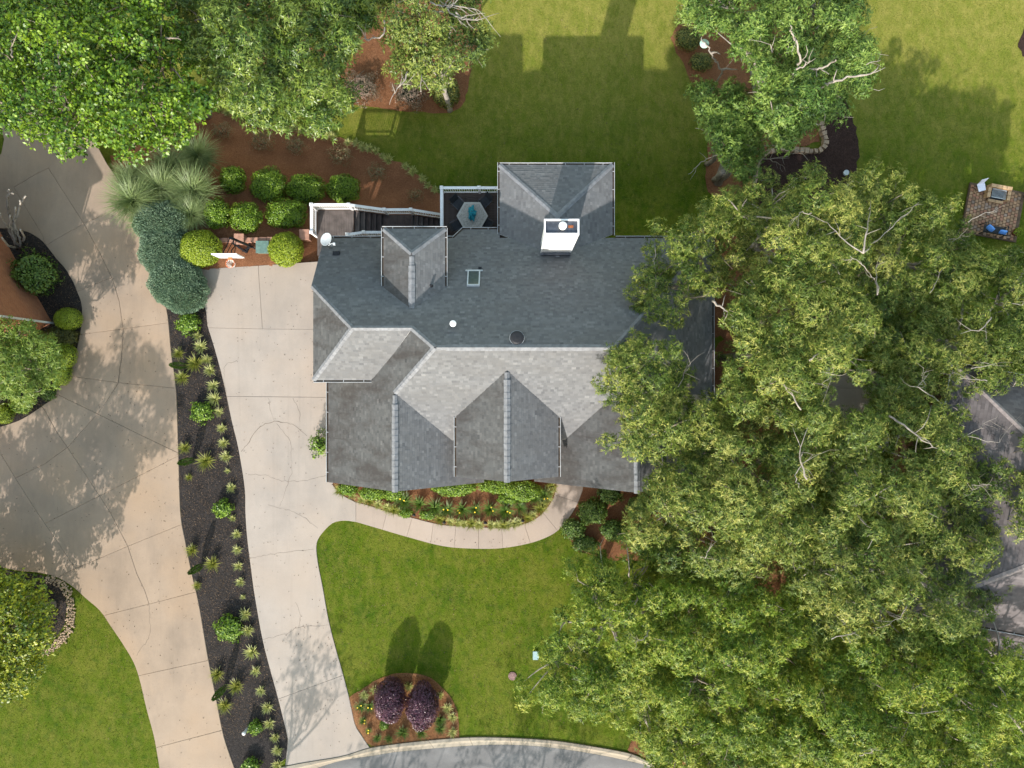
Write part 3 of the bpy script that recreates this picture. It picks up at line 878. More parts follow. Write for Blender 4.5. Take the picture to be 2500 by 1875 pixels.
def window(parent, c, wdir, w, h, nrm):
    """framed window centred at c on a wall"""
    c = Vector(c); wd = Vector(wdir); n = Vector(nrm); up = Vector((0, 0, 1))
    fr = MB()
    for s in (-1, 1):
        fr.bar(c + wd * (s * w / 2) - up * h / 2, c + wd * (s * w / 2) + up * h / 2, 0.09, 0.08, up=n)
        fr.bar(c + up * (s * h / 2) - wd * (w / 2 + 0.045), c + up * (s * h / 2) + wd * (w / 2 + 0.045), 0.09, 0.085, up=n)
    fr.bar(c - wd * w / 2, c + wd * w / 2, 0.04, 0.05, up=n)
    wn = fr.build('window', M['white'], parent)
    gl = MB().bar(c - wd * (w / 2) + n * 0.012, c + wd * (w / 2) + n * 0.012, 0.02, h, up=up)
    gl.build('pane', M['glass'], wn)

# ------------------------------------------------------------------ the grey-roofed house
house = empty('grey_roof_house', (0, 0, 0))
tag(house, 'large house with grey shingle hip and gable roofs and a white chimney', 'house')
# slopes as (a, b, c): z = a + b x + c y
pN = (9.452, 0, -0.80)
pS = (6.765, 0, 0.79)
pWm = (8.1 + 0.788 * 3.59, 0.788, 0)
pEm = (8.1 + 0.82 * 4.75, -0.82, 0)
pLgE = (6.42 - 0.745 * 5.72, -0.745, 0)
pRgW = (4.5 - 0.80 * 2.75, 0.80, 0)
pWS = (7.32 - 0.8 * 2.66, 0, 0.8)
pWW = (7.32 + 0.82 * 7.6, 0.82, 0)
pDW = (6.55 + 0.62 * 4.88, 0.62, 0)
pDE = (6.55 - 0.62 * 4.88, -0.62, 0)
pDN = (6.55 + 0.67 * 6.35, 0, -0.67)
pSN = (3 + 0.38 * 11.78, 0, -0.38)
pSW = (3 + 0.38 * 0.66, 0.38, 0)
pSE = (3 + 0.38 * 5.4, -0.38, 0)
pCW = (7.28 + 0.70 * 0.235, 0.70, 0)
pCE = (7.28 - 0.70 * 0.235, -0.70, 0)
sg, sw, wt = M['shingle'], M['shinglew'], M['white']
roofs = [
    (pN, [(-10.05, 7.8), (-10.05, 4.9), (-7.6, 2.66), (-4.75, 2.66), (-3.59, 1.69), (4.75, 1.69), (10.7, 7.8), (-0.66, 7.8), (-0.66, 8.36), (-2.64, 8.36), (-3.1, 7.8)], sg),
    (pS, [(-3.59, 1.69), (-5.72, -0.44), (-3.1, -2.9), (2.7, -2.9), (5.99, 0.40), (4.75, 1.69)], sg),
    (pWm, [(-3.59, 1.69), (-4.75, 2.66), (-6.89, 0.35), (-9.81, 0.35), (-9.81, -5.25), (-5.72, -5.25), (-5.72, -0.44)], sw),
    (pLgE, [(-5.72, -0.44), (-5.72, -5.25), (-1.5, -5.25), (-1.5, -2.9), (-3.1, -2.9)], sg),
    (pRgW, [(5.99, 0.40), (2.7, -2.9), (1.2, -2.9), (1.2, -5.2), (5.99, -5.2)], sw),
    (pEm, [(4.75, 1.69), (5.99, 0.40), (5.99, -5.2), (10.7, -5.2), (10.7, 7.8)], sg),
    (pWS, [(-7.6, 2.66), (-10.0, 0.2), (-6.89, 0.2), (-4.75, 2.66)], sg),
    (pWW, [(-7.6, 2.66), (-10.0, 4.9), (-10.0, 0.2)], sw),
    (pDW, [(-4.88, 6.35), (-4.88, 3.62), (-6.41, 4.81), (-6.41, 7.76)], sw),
    (pDE, [(-4.88, 6.35), (-4.88, 3.62), (-3.35, 4.81), (-3.35, 7.76)], sg),
    (pDN, [(-6.41, 7.76), (-3.35, 7.76), (-4.88, 6.35)], sg),
    (pSN, [(-0.66, 11.78), (5.4, 11.78), (2.37, 8.75)], sg),
    (pSW, [(-0.66, 11.78), (2.37, 8.75), (2.37, 6.63), (-0.66, 8.06)], sg),
    (pSE, [(5.4, 11.78), (2.37, 8.75), (2.37, 6.63), (5.4, 8.06)], sg),
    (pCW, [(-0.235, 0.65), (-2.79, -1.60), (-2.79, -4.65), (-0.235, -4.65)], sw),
    (pCE, [(-0.235, 0.65), (2.32, -1.60), (2.32, -4.65), (-0.235, -4.65)], sg),
]
for abc, poly, mt in roofs: roof_plane(house, abc, poly, mt, wt)
def on(abc, x, y, dz=0.0): return (x, y, abc[0] + abc[1] * x + abc[2] * y + dz)
# hips, ridges and the raised ridge vents
for p0, p1, a, b in (
    ((-3.59, 1.69), (-4.75, 2.66), pN, pWm), ((-3.59, 1.69), (-5.72, -0.44), pS, pWm), ((4.75, 1.69), (10.7, 7.8), pN, pEm), ((4.75, 1.69), (5.99, 0.40), pS, pEm),
    ((-7.6, 2.66), (-10.0, 4.9), pN, pWW), ((-7.6, 2.66), (-10.0, 0.2), pWS, pWW), ((-4.88, 6.35), (-6.41, 7.76), pDW, pDN), ((-4.88, 6.35), (-3.35, 7.76), pDE, pDN),
    ((2.37, 8.75), (-0.66, 11.78), pSN, pSW), ((2.37, 8.75), (5.4, 11.78), pSN, pSE), ((-7.6, 2.66), (-4.75, 2.66), pN, pWS), ((2.37, 8.75), (2.37, 6.63), pSW, pSE)):
    cap_line(house, on(a, *p0), on(a, *p1), a, b, name='hip_cap')
for p0, p1, a, b in (((-3.5, 1.69), (4.65, 1.69), pN, pS), ((-5.72, -0.55), (-5.72, -5.27), pWm, pLgE), ((5.99, 0.3), (5.99, -5.22), pRgW, pEm),
                     ((-0.235, 0.55), (-0.235, -4.67), pCW, pCE), ((-4.88, 6.2), (-4.88, 3.7), pDW, pDE)):
    cap_line(house, on(a, *p0), on(a, *p1), a, b, w=0.12, name='ridge_cap')
for p0, p1, a, b in (((-3.05, 1.69), (4.2, 1.69), pN, pS), ((-5.72, -1.0), (-5.72, -5.27), pWm, pLgE), ((5.99, -0.4), (5.99, -5.22), pRgW, pEm),
                     ((-0.235, 0.2), (-0.235, -4.67), pCW, pCE), ((-4.88, 5.75), (-4.88, 3.85), pDW, pDE)):
    cap_line(house, on(a, *p0), on(a, *p1), a, b, w=0.15, off=0.05, name='ridge_vent', step=0.30, lift=0.016)
# walls
bk = M['brick3']
main_loop = [(-9.4, -4.75), (-2.1, -4.75), (-2.1, -3.6), (1.7, -3.6), (1.7, -4.75), (10.3, -4.75), (10.3, 7.4), (-9.65, 7.4)]
link('wall', wall_mesh('wall', main_loop, -2.8, 2.95, bk), house)
link('wall', wall_mesh('wall', [(-9.6, 0.55), (-5.0, 0.55), (-5.0, 4.4), (-9.6, 4.4)], 2.8, 5.1, M['siding']), house)
link('wall', wall_mesh('wall', [(-6.1, 4.9), (-3.65, 4.9), (-3.65, 7.42), (-6.1, 7.42)], 2.8, 5.45, M['siding']), house)
link('wall', wall_mesh('wall', [(-0.3, 7.5), (5.05, 7.5), (5.05, 11.4), (-0.3, 11.4)], -2.8, 2.85, M['siding']), house)
link('wall', wall_mesh('wall', [(-2.4, -4.2), (1.93, -4.2), (1.93, -1.7), (-2.4, -1.7)], 0, 5.3, bk), house)
for x0, xm, x1, y, z0, zm in ((-9.4, -5.72, -2.1, -4.75, 2.9, 6.15), (1.7, 5.99, 10.3, -4.75, 2.9, 6.8), (-2.4, -0.235, 1.93, -4.2, 5.2, 7.0)):
    mb = MB()
    mb.add([(x0, y, z0), (x1, y, z0), (xm, y, zm), (x0, y + 0.2, z0), (x1, y + 0.2, z0), (xm, y + 0.2, zm)], [(0, 1, 2), (5, 4, 3), (0, 2, 5, 3), (2, 1, 4, 5)])
    mb.build('gable_wall', M['siding'], house)
mb = MB()
mb.add([(-9.62, 4.4, 2.9), (-9.62, 7.3, 2.9), (-9.62, 4.4, 5.3), (-9.4, 4.4, 2.9), (-9.4, 7.3, 2.9), (-9.4, 4.4, 5.3)], [(0, 2, 1), (3, 4, 5), (0, 3, 5, 2), (1, 2, 5, 4)])
mb.build('gable_wall', M['siding'], house)
for c, w, h in (((-7.4, -4.77, 1.6), 1.6, 1.4), ((-4.2, -4.77, 1.6), 1.6, 1.4), ((4.2, -4.77, 1.6), 1.6, 1.4), ((7.8, -4.77, 1.6), 1.6, 1.4), ((-0.235, -4.22, 4.3), 1.5, 1.1)):
    window(house, c, (1, 0, 0), w, h, (0, -1, 0))
for c in ((-4.88, 7.44, 4.6), (0.9, 11.42, 1.4), (2.4, 11.42, 1.4), (3.9, 11.42, 1.4), (7.7, 7.42, 1.4)): window(house, c, (1, 0, 0), 1.1, 1.4, (0, 1, 0))
for y in (-3.3, -0.9):
    gd = MB().box(-9.47, -9.41, y - 1.1, y + 1.1, 0.05, 2.25); 
    g = gd.build('garage_door', M['white'], house)
    for k in range(4): MB().box(-9.49, -9.468, y - 1.05, y + 1.05, 0.1 + k * 0.54, 0.58 + k * 0.54).build('door_panel', M['white'], g)
d = MB().box(-0.75, 0.3, -4.26, -4.21, 0.15, 2.3).build('front_door', M['terracotta'], house)
MB().lathe([(0.03, -0.03), (0.045, 0), (0.03, 0.03)], 8, c=(0.18, -4.3, 1.2)).build('door_handle', M['black'], d)
# gutters
gz = -0.09
for p0, p1, o in (((-0.66, 11.78, 2.97), (5.4, 11.78, 2.97), (0, 1)), ((-0.66, 8.06, 2.97), (-0.66, 11.92, 2.97), (-1, 0)), ((5.4, 8.0, 2.97), (5.4, 11.92, 2.97), (1, 0)),
                  ((5.55, 7.8, 3.17), (10.7, 7.8, 3.17), (0, 1)), ((-10.05, 7.8, 3.17), (-3.1, 7.8, 3.17), (0, 1)), ((-3.1, 7.8, 3.17), (-2.64, 8.36, 2.74), (-0.77, 0.63)), ((-2.7, 8.36, 2.74), (-0.82, 8.36, 2.74), (0, 1)),
                  ((-6.41, 4.9, 5.58), (-6.41, 7.8, 5.58), (-1, 0)), ((-3.35, 4.9, 5.58), (-3.35, 7.8, 5.58), (1, 0)), ((-6.5, 7.76, 5.58), (-3.26, 7.76, 5.58), (0, 1)),
                  ((-2.79, -1.65, 5.47), (-2.79, -4.65, 5.47), (-1, 0)), ((2.32, -1.65, 5.47), (2.32, -4.65, 5.47), (1, 0)), ((-10.0, 0.2, 5.33), (-6.95, 0.2, 5.33), (0, -1)),
                  ((10.7, -5.2, 3.2), (10.7, 7.8, 3.2), (1, 0)), ((-9.81, -5.25, 3.2), (-9.81, 0.1, 3.2), (-1, 0))):
    gutter(house, p0, p1, o)
# chimney with metal pan and flue
ch = MB()
ch.box(1.52, 3.00, 6.85, 7.45, 3.6, 8.52)
chim = ch.build('chimney', M['white'], house)
for k in range(19):
    z = 4.05 + k * .235
    MB().box(1.50, 3.02, 6.822, 6.848, z, z + .222).build('siding_board', M['chimneyboard'], chim)
for x in (1.47, 2.97): MB().box(x, x + .09, 6.805, 6.845, 4.0, 8.5).build('corner_trim', M['white'], chim)
cp = MB()
for b_ in ((1.46, 3.06, 6.79, 6.87), (1.46, 3.06, 7.44, 7.51), (1.46, 1.53, 6.87, 7.44), (2.99, 3.06, 6.87, 7.44)): cp.box(*b_, 8.52, 8.70)
cp.build('chimney_rim', M['whitecool'], chim)
MB().box(1.53, 2.99, 6.87, 7.44, 8.52, 8.60).build('chimney_pan', M['flue'], chim)
MB().lathe([(0.13, 8.6), (0.13, 8.78), (0.185, 8.8), (0.185, 8.92), (0.08, 8.96)], 18, c=(2.30, 7.16, 0)).build('flue_cap', M['white'], chim)
MB().box(2.56, 2.80, 7.12, 7.24, 8.60, 8.612).build('rust_patch', M['rust'], chim)
MB().box(1.48, 3.04, 6.68, 6.85, 3.6, 4.40).build('chimney_flashing', M['flue'], chim)
# skylight, pipes, vents
def roof_frame(abc, px, py):
    x, y, z = 0, 0, 5.0
    for _ in range(30):
        p = W(px, py, z); z = 0.5 * z + 0.5 * (abc[0] + abc[1] * p.x + abc[2] * p.y)
    p = W(px, py, z); n = nrm_of(abc); up = Vector((0, -1, -abc[2])).normalized() if abc[2] else Vector((1 if abc[1] > 0 else -1, 0, abs(abc[1]))).normalized()
    r = up.cross(n).normalized()
    m = Matrix((r, up, n)).transposed().to_4x4(); m.translation = p
    return m
m = roof_frame(pN, 1156.5, 681)
skl = MB()
for b_ in ((-0.32, -0.26, -0.56, 0.56), (0.26, 0.32, -0.56, 0.56), (-0.26, 0.26, 0.50, 0.56), (-0.26, 0.26, -0.56, -0.48)): skl.box(*b_, 0.0, 0.12, M=m)
skl.box(-0.44, 0.44, -0.64, -0.565, 0.0, 0.05, M=m)
s_ = skl.build('skylight', M['pvc'], house)
MB().box(-0.26, 0.26, -0.48, 0.50, 0.02, 0.10, M=m).build('skylight_pane', M['skyglass'], s_)
p = roof_frame(pN, 1108, 792).translation
MB().lathe([(0.16, -0.1), (0.12, 0.02), (0.115, 0.42), (0.16, 0.44), (0.15, 0.52), (0.05, 0.56)], 16, c=p).build('vent_pipe', M['white'], house)
p = roof_frame(pN, 1262, 826).translation
tv = MB().lathe([(0.30, -0.3), (0.30, 0.18), (0.345, 0.22), (0.345, 0.30)], 24, c=p).build('attic_vent', M['pvc'], house)
MB().lathe([(0.33, 0.29), (0.335, 0.315), (0.22, 0.36), (0.05, 0.38)], 24, c=p).build('vent_lid', M['black'], tv)
p = roof_frame(pDE, 1053, 698).translation
MB().lathe([(0.11, -0.1), (0.07, 0.03), (0.06, 0.25), (0.02, 0.26)], 12, c=p).build('vent_pipe', M['black'], house)
p = roof_frame(pN, 822, 619).translation
MB().box(-0.17, 0.17, -0.1, 0.1, -0.05, 0.16, M=Matrix.Translation(p)).build('roof_bracket', M['black'], house)
p = roof_frame(pN, 1172, 655).translation
MB().box(-0.08, 0.08, -0.06, 0.06, -0.05, 0.10, M=Matrix.Translation(p)).build('roof_bracket', M['black'], house)
# satellite dish
dp = W(796, 584, 4.15)
dish = empty('satellite_dish', dp); tag(dish, 'white oval satellite dish at the back left roof corner', 'satellite dish')
aim = Vector((-0.50, 0.12, 0.70)).normalized()
q = aim.to_track_quat('Z', 'Y').to_matrix().to_4x4()
mb = MB()
prof_ = [(0.001, -0.075), (0.14, -0.062), (0.27, -0.03), (0.36, 0.0), (0.365, 0.012), (0.34, 0.0), (0.2, -0.04), (0.001, -0.06)]
b0 = len(mb.v); mb.lathe(prof_, 28)
mb.v = [tuple(q @ Vector((x * 0.95, y * 1.2, z))) for x, y, z in mb.v]
mb.build('reflector', M['pvc'], dish, smooth=True)
MB().tube([Vector((0.1, -0.3, -0.12)), Vector((0.30, -0.22, 0.02)), Vector((0.45, -0.28, 0.12))], 0.022).build('feed_arm', M['pvc'], dish)
MB().box(0.40, 0.52, -0.34, -0.22, 0.06, 0.2).build('feed_horn', M['pvc'], dish)
MB().tube([Vector((0.0, 0.0, -0.1)), Vector((0.15, -0.2, -0.35)), Vector((0.2, -0.35, -0.75))], 0.03).build('mast', M['pvc'], dish)

# ------------------------------------------------------------------ deck, stairs, railings
deck = empty('back_deck', (-2.4, 9.2, 0.45)); tag(deck, 'dark timber deck with white railing beside the hip roofed sunroom', 'deck')
DO = Vector((-2.4, 9.2, 0.45))
def rel(v, o): return tuple(Vector(v) - o)
x0d, x1d, y0d, y1d, zd = -4.0, -0.3, 7.45, 11.0, 0.45
nb = 25
bw = (y1d - y0d) / nb
bme = MB().box(-(x1d - x0d) / 2, (x1d - x0d) / 2, -bw / 2 + 0.004, bw / 2 - 0.004, -0.03, 0).mesh('deck_board', M['deck'])
for i in range(nb): link('deck_board', bme, deck, loc=((x0d + x1d) / 2 - DO.x, y0d + bw * (i + .5) - DO.y, random.uniform(-.002, .002)))
for x, y in ((x0d + .1, y1d - .1), (x0d + .1, 8.2), (-2.2, y1d - .1), (-.6, y1d - .1)):
    MB().box(x - .07 - DO.x, x + .07 - DO.x, y - .07 - DO.y, y + .07 - DO.y, -3.0, -0.03).build('support_post', M['deck2'], deck)
bal_me = MB().box(-0.019, 0.019, -0.019, 0.019, 0, 0.78).mesh('baluster', M['whitecool'])
def rail(parent, O, a, b, posts=(True, True), spacing=0.125, height=0.98, postdrop=0.0):
    """a, b: floor points; slanted rails between posts"""
    a, b = Vector(a), Vector(b); up = Vector((0, 0, 1))
    mb = MB()
    mb.bar(a + up * (height - 0.02) - O, b + up * (height - 0.02) - O, 0.15, 0.05)
    mb.bar(a + up * (height - 0.08) - O, b + up * (height - 0.08) - O, 0.05, 0.07)
    r_ = mb.build('hand_rail', M['whitecool'], parent)
    MB().bar(a + up * 0.10 - O, b + up * 0.10 - O, 0.06, 0.07).build('bottom_rail', M['whitecool'], parent)
    n = max(1, int((b - a).xy.length / spacing))
    for i in range(n):
        p = a.lerp(b, (i + 0.5) / n) + up * 0.12
        link('baluster', bal_me, parent, loc=p - O)
    for q, f in ((a, posts[0]), (b, posts[1])):
        if f:
            p = q - O
            pm = MB().box(p.x - 0.065, p.x + 0.065, p.y - 0.065, p.y + 0.065, p.z - 0.25 - postdrop, p.z + height + 0.05)
            po = pm.build('rail_post', M['whitecool'], parent)
            cb = MB().box(p.x - 0.095, p.x + 0.095, p.y - 0.095, p.y + 0.095, p.z + height + 0.05, p.z + height + 0.08)
            cb.add([(p.x - .08, p.y - .08, p.z + height + .08), (p.x + .08, p.y - .08, p.z + height + .08), (p.x + .08, p.y + .08, p.z + height + .08), (p.x - .08, p.y + .08, p.z + height + .08), (p.x, p.y, p.z + height + .13)], [(0, 1, 4), (1, 2, 4), (2, 3, 4), (3, 0, 4)])
            cb.build('post_cap', M['whitecool'], po)
rail(deck, DO, (-3.95, 11.0, zd), (-1.85, 11.0, zd))
rail(deck, DO, (-1.85, 11.0, zd), (-0.42, 11.0, zd), (False, False))
rail(deck, DO, (-3.95, 7.6, zd), (-3.95, 11.0, zd), (False, False))

SO = Vector((-9.5, 9.0, 0.0))
stair = empty('back_stairs', SO); tag(stair, 'timber landing and stairs with white railing going down beside the house', 'stairs')
# landing boards run away from the camera
zl = 0.25
xl0, xl1 = -11.25, -9.15
n = 15; w_ = (xl1 - xl0) / n
for i in range(n):
    xc = xl0 + w_ * (i + .5)
    MB().box(xc - w_ / 2 + .004 - SO.x, xc + w_ / 2 - .004 - SO.x, 7.42 - SO.y, 10.05 - SO.y, zl - .03, zl).build('landing_board', M['deck2'], stair)
for i in range(5):
    yc = 7.5 + i * 0.14
    MB().box(-9.15 - SO.x, -6.2 - SO.x, yc - SO.y, yc + .132 - SO.y, zl - .04, zl - .01).build('landing_board', M['deck'], stair)
MB().box(-11.2 - SO.x, -10.2 - SO.x, 7.02 - SO.y, 7.38 - SO.y, 0.0, 0.13).build('step', M['pvc'], stair)
def flight(x0, z0, k, run=0.283, rise=0.18):
    for i in range(k):
        xa = x0 + run * i; z = z0 - rise * (i + 1)
        for j in (0, 1):
            MB().box(xa + j * .14 - SO.x, xa + j * .14 + .132 - SO.x, 8.62 - SO.y, 10.0 - SO.y, z - .03, z).build('tread', M['deck2'] if i < 2 else M['deck'], stair)
        MB().box(xa - .012 - SO.x, xa + .008 - SO.x, 8.62 - SO.y, 10.0 - SO.y, z - .0, z + rise - .031).build('riser', M['black'], stair)
flight(-9.12, zl, 6)
zm = zl - 6 * .18
for i in range(11):
    xa = -7.42 + i * .14
    MB().box(xa - SO.x, xa + .132 - SO.x, 8.62 - SO.y, 10.0 - SO.y, zm - .035, zm - .002).build('landing_board', M['deck'], stair)
flight(-5.88, zm, 8)
for x, y, zt in ((-11.15, 9.9, zl), (-9.3, 9.9, zl), (-11.15, 7.6, zl), (-9.3, 7.7, zl), (-7.3, 9.9, zm), (-6.0, 9.9, zm), (-7.3, 8.7, zm), (-6.0, 8.7, zm)):
    MB().box(x - .07 - SO.x, x + .07 - SO.x, y - .07 - SO.y, y + .07 - SO.y, -3.0, zt - .03).build('support_post', M['deck'], stair)
for y in (8.6, 10.03):
    mb = MB()
    mb.bar((-9.15 - SO.x, y - SO.y, zl - .15), (-7.42 - SO.x, y - SO.y, zm - .15), .05, .28); mb.bar((-7.42 - SO.x, y - SO.y, zm - .15), (-5.9 - SO.x, y - SO.y, zm - .15), .05, .26)
    mb.bar((-5.9 - SO.x, y - SO.y, zm - .15), (-3.6 - SO.x, y - SO.y, zm - .15 - 8 * .18), .05, .28)
    mb.build('stringer', M['deck'], stair)
RY = 10.1
rail(stair, SO, (-11.3, RY, zl), (-9.2, RY, zl))
rail(stair, SO, (-9.2, RY, zl), (-7.4, RY, zm), (False, True))
rail(stair, SO, (-7.4, RY, zm), (-5.86, RY, zm), (False, True))
rail(stair, SO, (-5.86, RY, zm), (-4.25, RY - .03, zm - 1.0), (False, False))
rail(stair, SO, (-11.3, 8.55, zl), (-11.3, RY, zl), (True, False))
rail(stair, SO, (-9.28, 8.42, zl), (-8.36, 8.55, zl))
rail(stair, SO, (-8.36, 8.55, zl), (-6.6, 8.55, zl), (False, False))

# ------------------------------------------------------------------ deck furniture
tp = W(1153, 527, zd + 0.74)
table = empty('patio_table', (tp.x, tp.y, zd)); tag(table, 'grey hexagonal patio table on the dark deck', 'table')
def hexa(r): return [(r * math.cos(math.radians(60 * k)), r * math.sin(math.radians(60 * k))) for k in range(6)]
hx = MB()
for r0, r1 in ((0.78, 0.89),):
    A_, B_ = hexa(r1), hexa(r0)
    for k in range(6):
        j = (k + 1) % 6
        hx.add([(*A_[k], .70), (*A_[j], .70), (*B_[j], .70), (*B_[k], .70), (*A_[k], .745), (*A_[j], .745), (*B_[j], .745), (*B_[k], .745)], [(0, 1, 5, 4), (4, 5, 6, 7), (3, 2, 1, 0), (2, 3, 7, 6)])
hx.build('table_rim', M['tableedge'], table)
tt = empty('x', (0, 0, 0)); bpy.data.objects.remove(tt)
top = MB()
rings = [0.775, 0.6, 0.585, 0.38, 0.365, 0.08]
top.add([(*p, .738) for p in hexa(.775)], [tuple(range(6))])
top.add([(*p, .70) for p in hexa(.775)], [tuple(range(6))[::-1]])
tt = top.build('table_top', M['tabletop'], table)
for r0, r1 in ((.585, .60), (.365, .38)):
    A_, B_ = hexa(r1), hexa(r0); q = MB()
    for k in range(6):
        j = (k + 1) % 6
        q.add([(*A_[k], .7395), (*A_[j], .7395), (*B_[j], .7395), (*B_[k], .7395)], [(0, 1, 2, 3)])
    q.build('inlay_ring', M['tableedge'], tt)
for k in range(6):
    x, y = hexa(.62)[k]
    if k % 2 == 0 or True:
        MB().tube([(x, y, 0), (x * .9, y * .9, .7)], .022).build('leg', M['black'], table)
# closed teal parasol lying folded on the table
ub = empty('folded_parasol', (tp.x + .0, tp.y + .12, zd + .745)); tag(ub, 'teal folded parasol fabric in the middle of the patio table', 'parasol')
rr = random.Random(3)
mb = MB(); pts = []
nn, mm = 22, 6
for j in range(mm):
    f = j / (mm - 1)
    for k in range(nn):
        a = 2 * math.pi * k / nn
        r = (0.05 + .22 * math.sin(math.pi * min(1, f * .62 + .38)) * (1 if j < mm - 1 else .2)) * (1 + .28 * math.sin(a * 5 + j) + .15 * math.sin(a * 9 - j))
        mb.v.append((r * math.cos(a) * .75, r * math.sin(a) * 1.45, .01 + f * .42 + rr.uniform(0, .02)))
for j in range(mm - 1):
    for k in range(nn):
        mb.f.append((j * nn + k, j * nn + (k + 1) % nn, (j + 1) * nn + (k + 1) % nn, (j + 1) * nn + k)); mb.m.append(0)
mb.f.append(tuple((mm - 1) * nn + k for k in range(nn))); mb.m.append(0)
mb.build('canopy', M['teal'], ub)
MB().tube([(0, 0, 0), (0, 0, .62)], .02).build('pole', M['black'], ub)
def deck_chair(px, py, ang, label):
    p = W(px, py, zd + .5)
    ch = empty('patio_chair', (p.x, p.y, zd), ang); tag(ch, label, 'chair', 'black chairs around the hexagonal table')
    MB().box(-.25, .25, -.24, .24, .40, .43).build('seat', M['mesh'], ch)
    b = MB(); 
    for i in range(5):
        z0 = .43 + i * .1; y0 = -.24 - i * .035
        b.add([(-.25, y0, z0), (.25, y0, z0), (.25, y0 - .035, z0 + .1), (-.25, y0 - .035, z0 + .1), (-.25, y0 - .02, z0), (.25, y0 - .02, z0), (.25, y0 - .055, z0 + .1), (-.25, y0 - .055, z0 + .1)], [(0, 1, 2, 3), (7, 6, 5, 4), (3, 2, 6, 7), (0, 3, 7, 4), (1, 5, 6, 2)])
    b.build('backrest', M['mesh'], ch)
    for s in (-1, 1):
        MB().tube([(s * .28, .24, 0), (s * .28, .26, .62), (s * .28, -.28, .64), (s * .28, -.32, .40)], .016).build('arm', M['flue'], ch)
        MB().tube([(s * .27, .24, 0), (s * .27, .24, .42)], .016).build('leg', M['black'], ch)
        MB().tube([(s * .27, -.30, 0), (s * .27, -.26, .42)], .016).build('leg', M['black'], ch)
for px, py, a, lb in ((1119, 497, math.radians(-135), 'black patio chair at the upper left side of the hexagonal table'), (1184, 492, math.radians(-225), 'black patio chair at the upper right side of the hexagonal table'),
                      (1115, 550, math.radians(-60), 'black patio chair at the lower left side of the hexagonal table'), (1186, 545, math.radians(62), 'black patio chair in shade at the lower right of the hexagonal table')):
    deck_chair(px, py, a, lb)

# ------------------------------------------------------------------ foliage builders
def unit(v): return v / np.maximum(np.linalg.norm(v, axis=-1, keepdims=True), 1e-9)
def rdir(n): return unit(rng.normal(size=(n, 3)))

def leaf_arrays(P, D, N, L_, Wd, T, bend=0.15, tri=False):
    """kite leaves: base P, axis D, facing hint N"""
    D = unit(D); S = unit(np.cross(D, N + rng.normal(0, 0.001, N.shape)))
    L_ = np.broadcast_to(np.asarray(L_, float).reshape(-1, 1), (len(P), 1)); Wd = np.broadcast_to(np.asarray(Wd, float).reshape(-1, 1), (len(P), 1))
    dn = np.zeros_like(P); dn[:, 2] = -1
    if tri:
        b = P + D * L_ * 0.12
        V = np.stack([b + S * Wd * 0.55, P + D * L_ + dn * L_ * bend, b - S * Wd * 0.55], 1).reshape(-1, 3)
        return V, np.repeat(np.clip(T, 0, 1), 3)
    mid = P + D * L_ * 0.48
    tip = P + D * L_ + dn * L_ * bend
    V = np.stack([P, mid + S * Wd * 0.5, tip, mid - S * Wd * 0.5], 1).reshape(-1, 3)
    return V, np.repeat(np.clip(T, 0, 1), 4)

def leaf_obj(name, V, T, mat, parent, kind=None, k=4):
    Q = np.arange(len(V)).reshape(-1, k)
    o = link(name, fast_mesh(name, V, Q, mat, T), parent)
    return o

def clump(c, r, n, style):
    """leaves for one foliage clump centred at c (world)"""
    flat, sprig, ll, lw, tipbias = style['flat'], style['sprig'], style['len'], style['wid'], style.get('tip', 0.0)
    m = max(1, n // sprig)
    d = rdir(m); d[:, 2] = np.abs(d[:, 2]) * 1.0 - 0.28 * rng.random(m)
    rad = r * (0.35 + 0.65 * rng.random(m) ** 0.55)
    lob = 1 + 0.28 * np.sin(d[:, 0] * 5.1 + c[0] * 3) * np.sin(d[:, 1] * 4.3 + c[1] * 2)
    p = np.array(c) + d * (rad * lob)[:, None] * np.array([1, 1, flat])
    ax = unit(d + np.array([0, 0, 0.45]) + rng.normal(0, 0.25, (m, 3)))
    tint0 = rng.normal(0.0, 0.09) + 0.10 + 0.62 * (rad / r) + rng.normal(0, 0.13, m) + 0.1 * d[:, 2]  # inner leaves tinted darker: interior shade painted into the leaf colour
    P = np.repeat(p, sprig, 0); AX = np.repeat(ax, sprig, 0)
    ring = unit(np.cross(AX, rdir(m * sprig)))
    D = unit(AX * style.get('fwd', 0.3) + ring + np.array([0, 0, -0.1]))
    P = P + D * 0.01 + rng.normal(0, 0.03, P.shape)
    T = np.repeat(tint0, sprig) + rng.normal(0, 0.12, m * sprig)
    if tipbias:
        T += (rng.random(m * sprig) < tipbias) * 0.35
    Lr = ll * rng.uniform(0.65, 1.2, m * sprig); Wr = lw * rng.uniform(0.75, 1.2, m * sprig)
    return leaf_arrays(P, D, AX + rng.normal(0, .35, AX.shape), Lr, Wr, T, tri=style.get('tri', False))

STY = {
    'willow': dict(tri=True, flat=0.55, sprig=8, len=0.170, wid=0.038, fwd=0.35, tip=0.10),
    'oak': dict(tri=True, flat=0.6, sprig=6, len=0.20, wid=0.058, fwd=0.35, tip=0.06),
    'maple': dict(flat=0.65, sprig=4, len=0.165, wid=0.125, fwd=0.6, tip=0.05),
    'tree4': dict(tri=True, flat=0.6, sprig=6, len=0.20, wid=0.062, fwd=0.4, tip=0.06),
    'sparse': dict(tri=True, flat=0.6, sprig=5, len=0.17, wid=0.06, fwd=0.5, tip=0.1),
    'lime': dict(flat=0.65, sprig=4, len=0.15, wid=0.10, fwd=0.6, tip=0.15),
    'jmaple': dict(tri=True, flat=0.5, sprig=6, len=0.20, wid=0.05, fwd=0.5, tip=0.1),
}

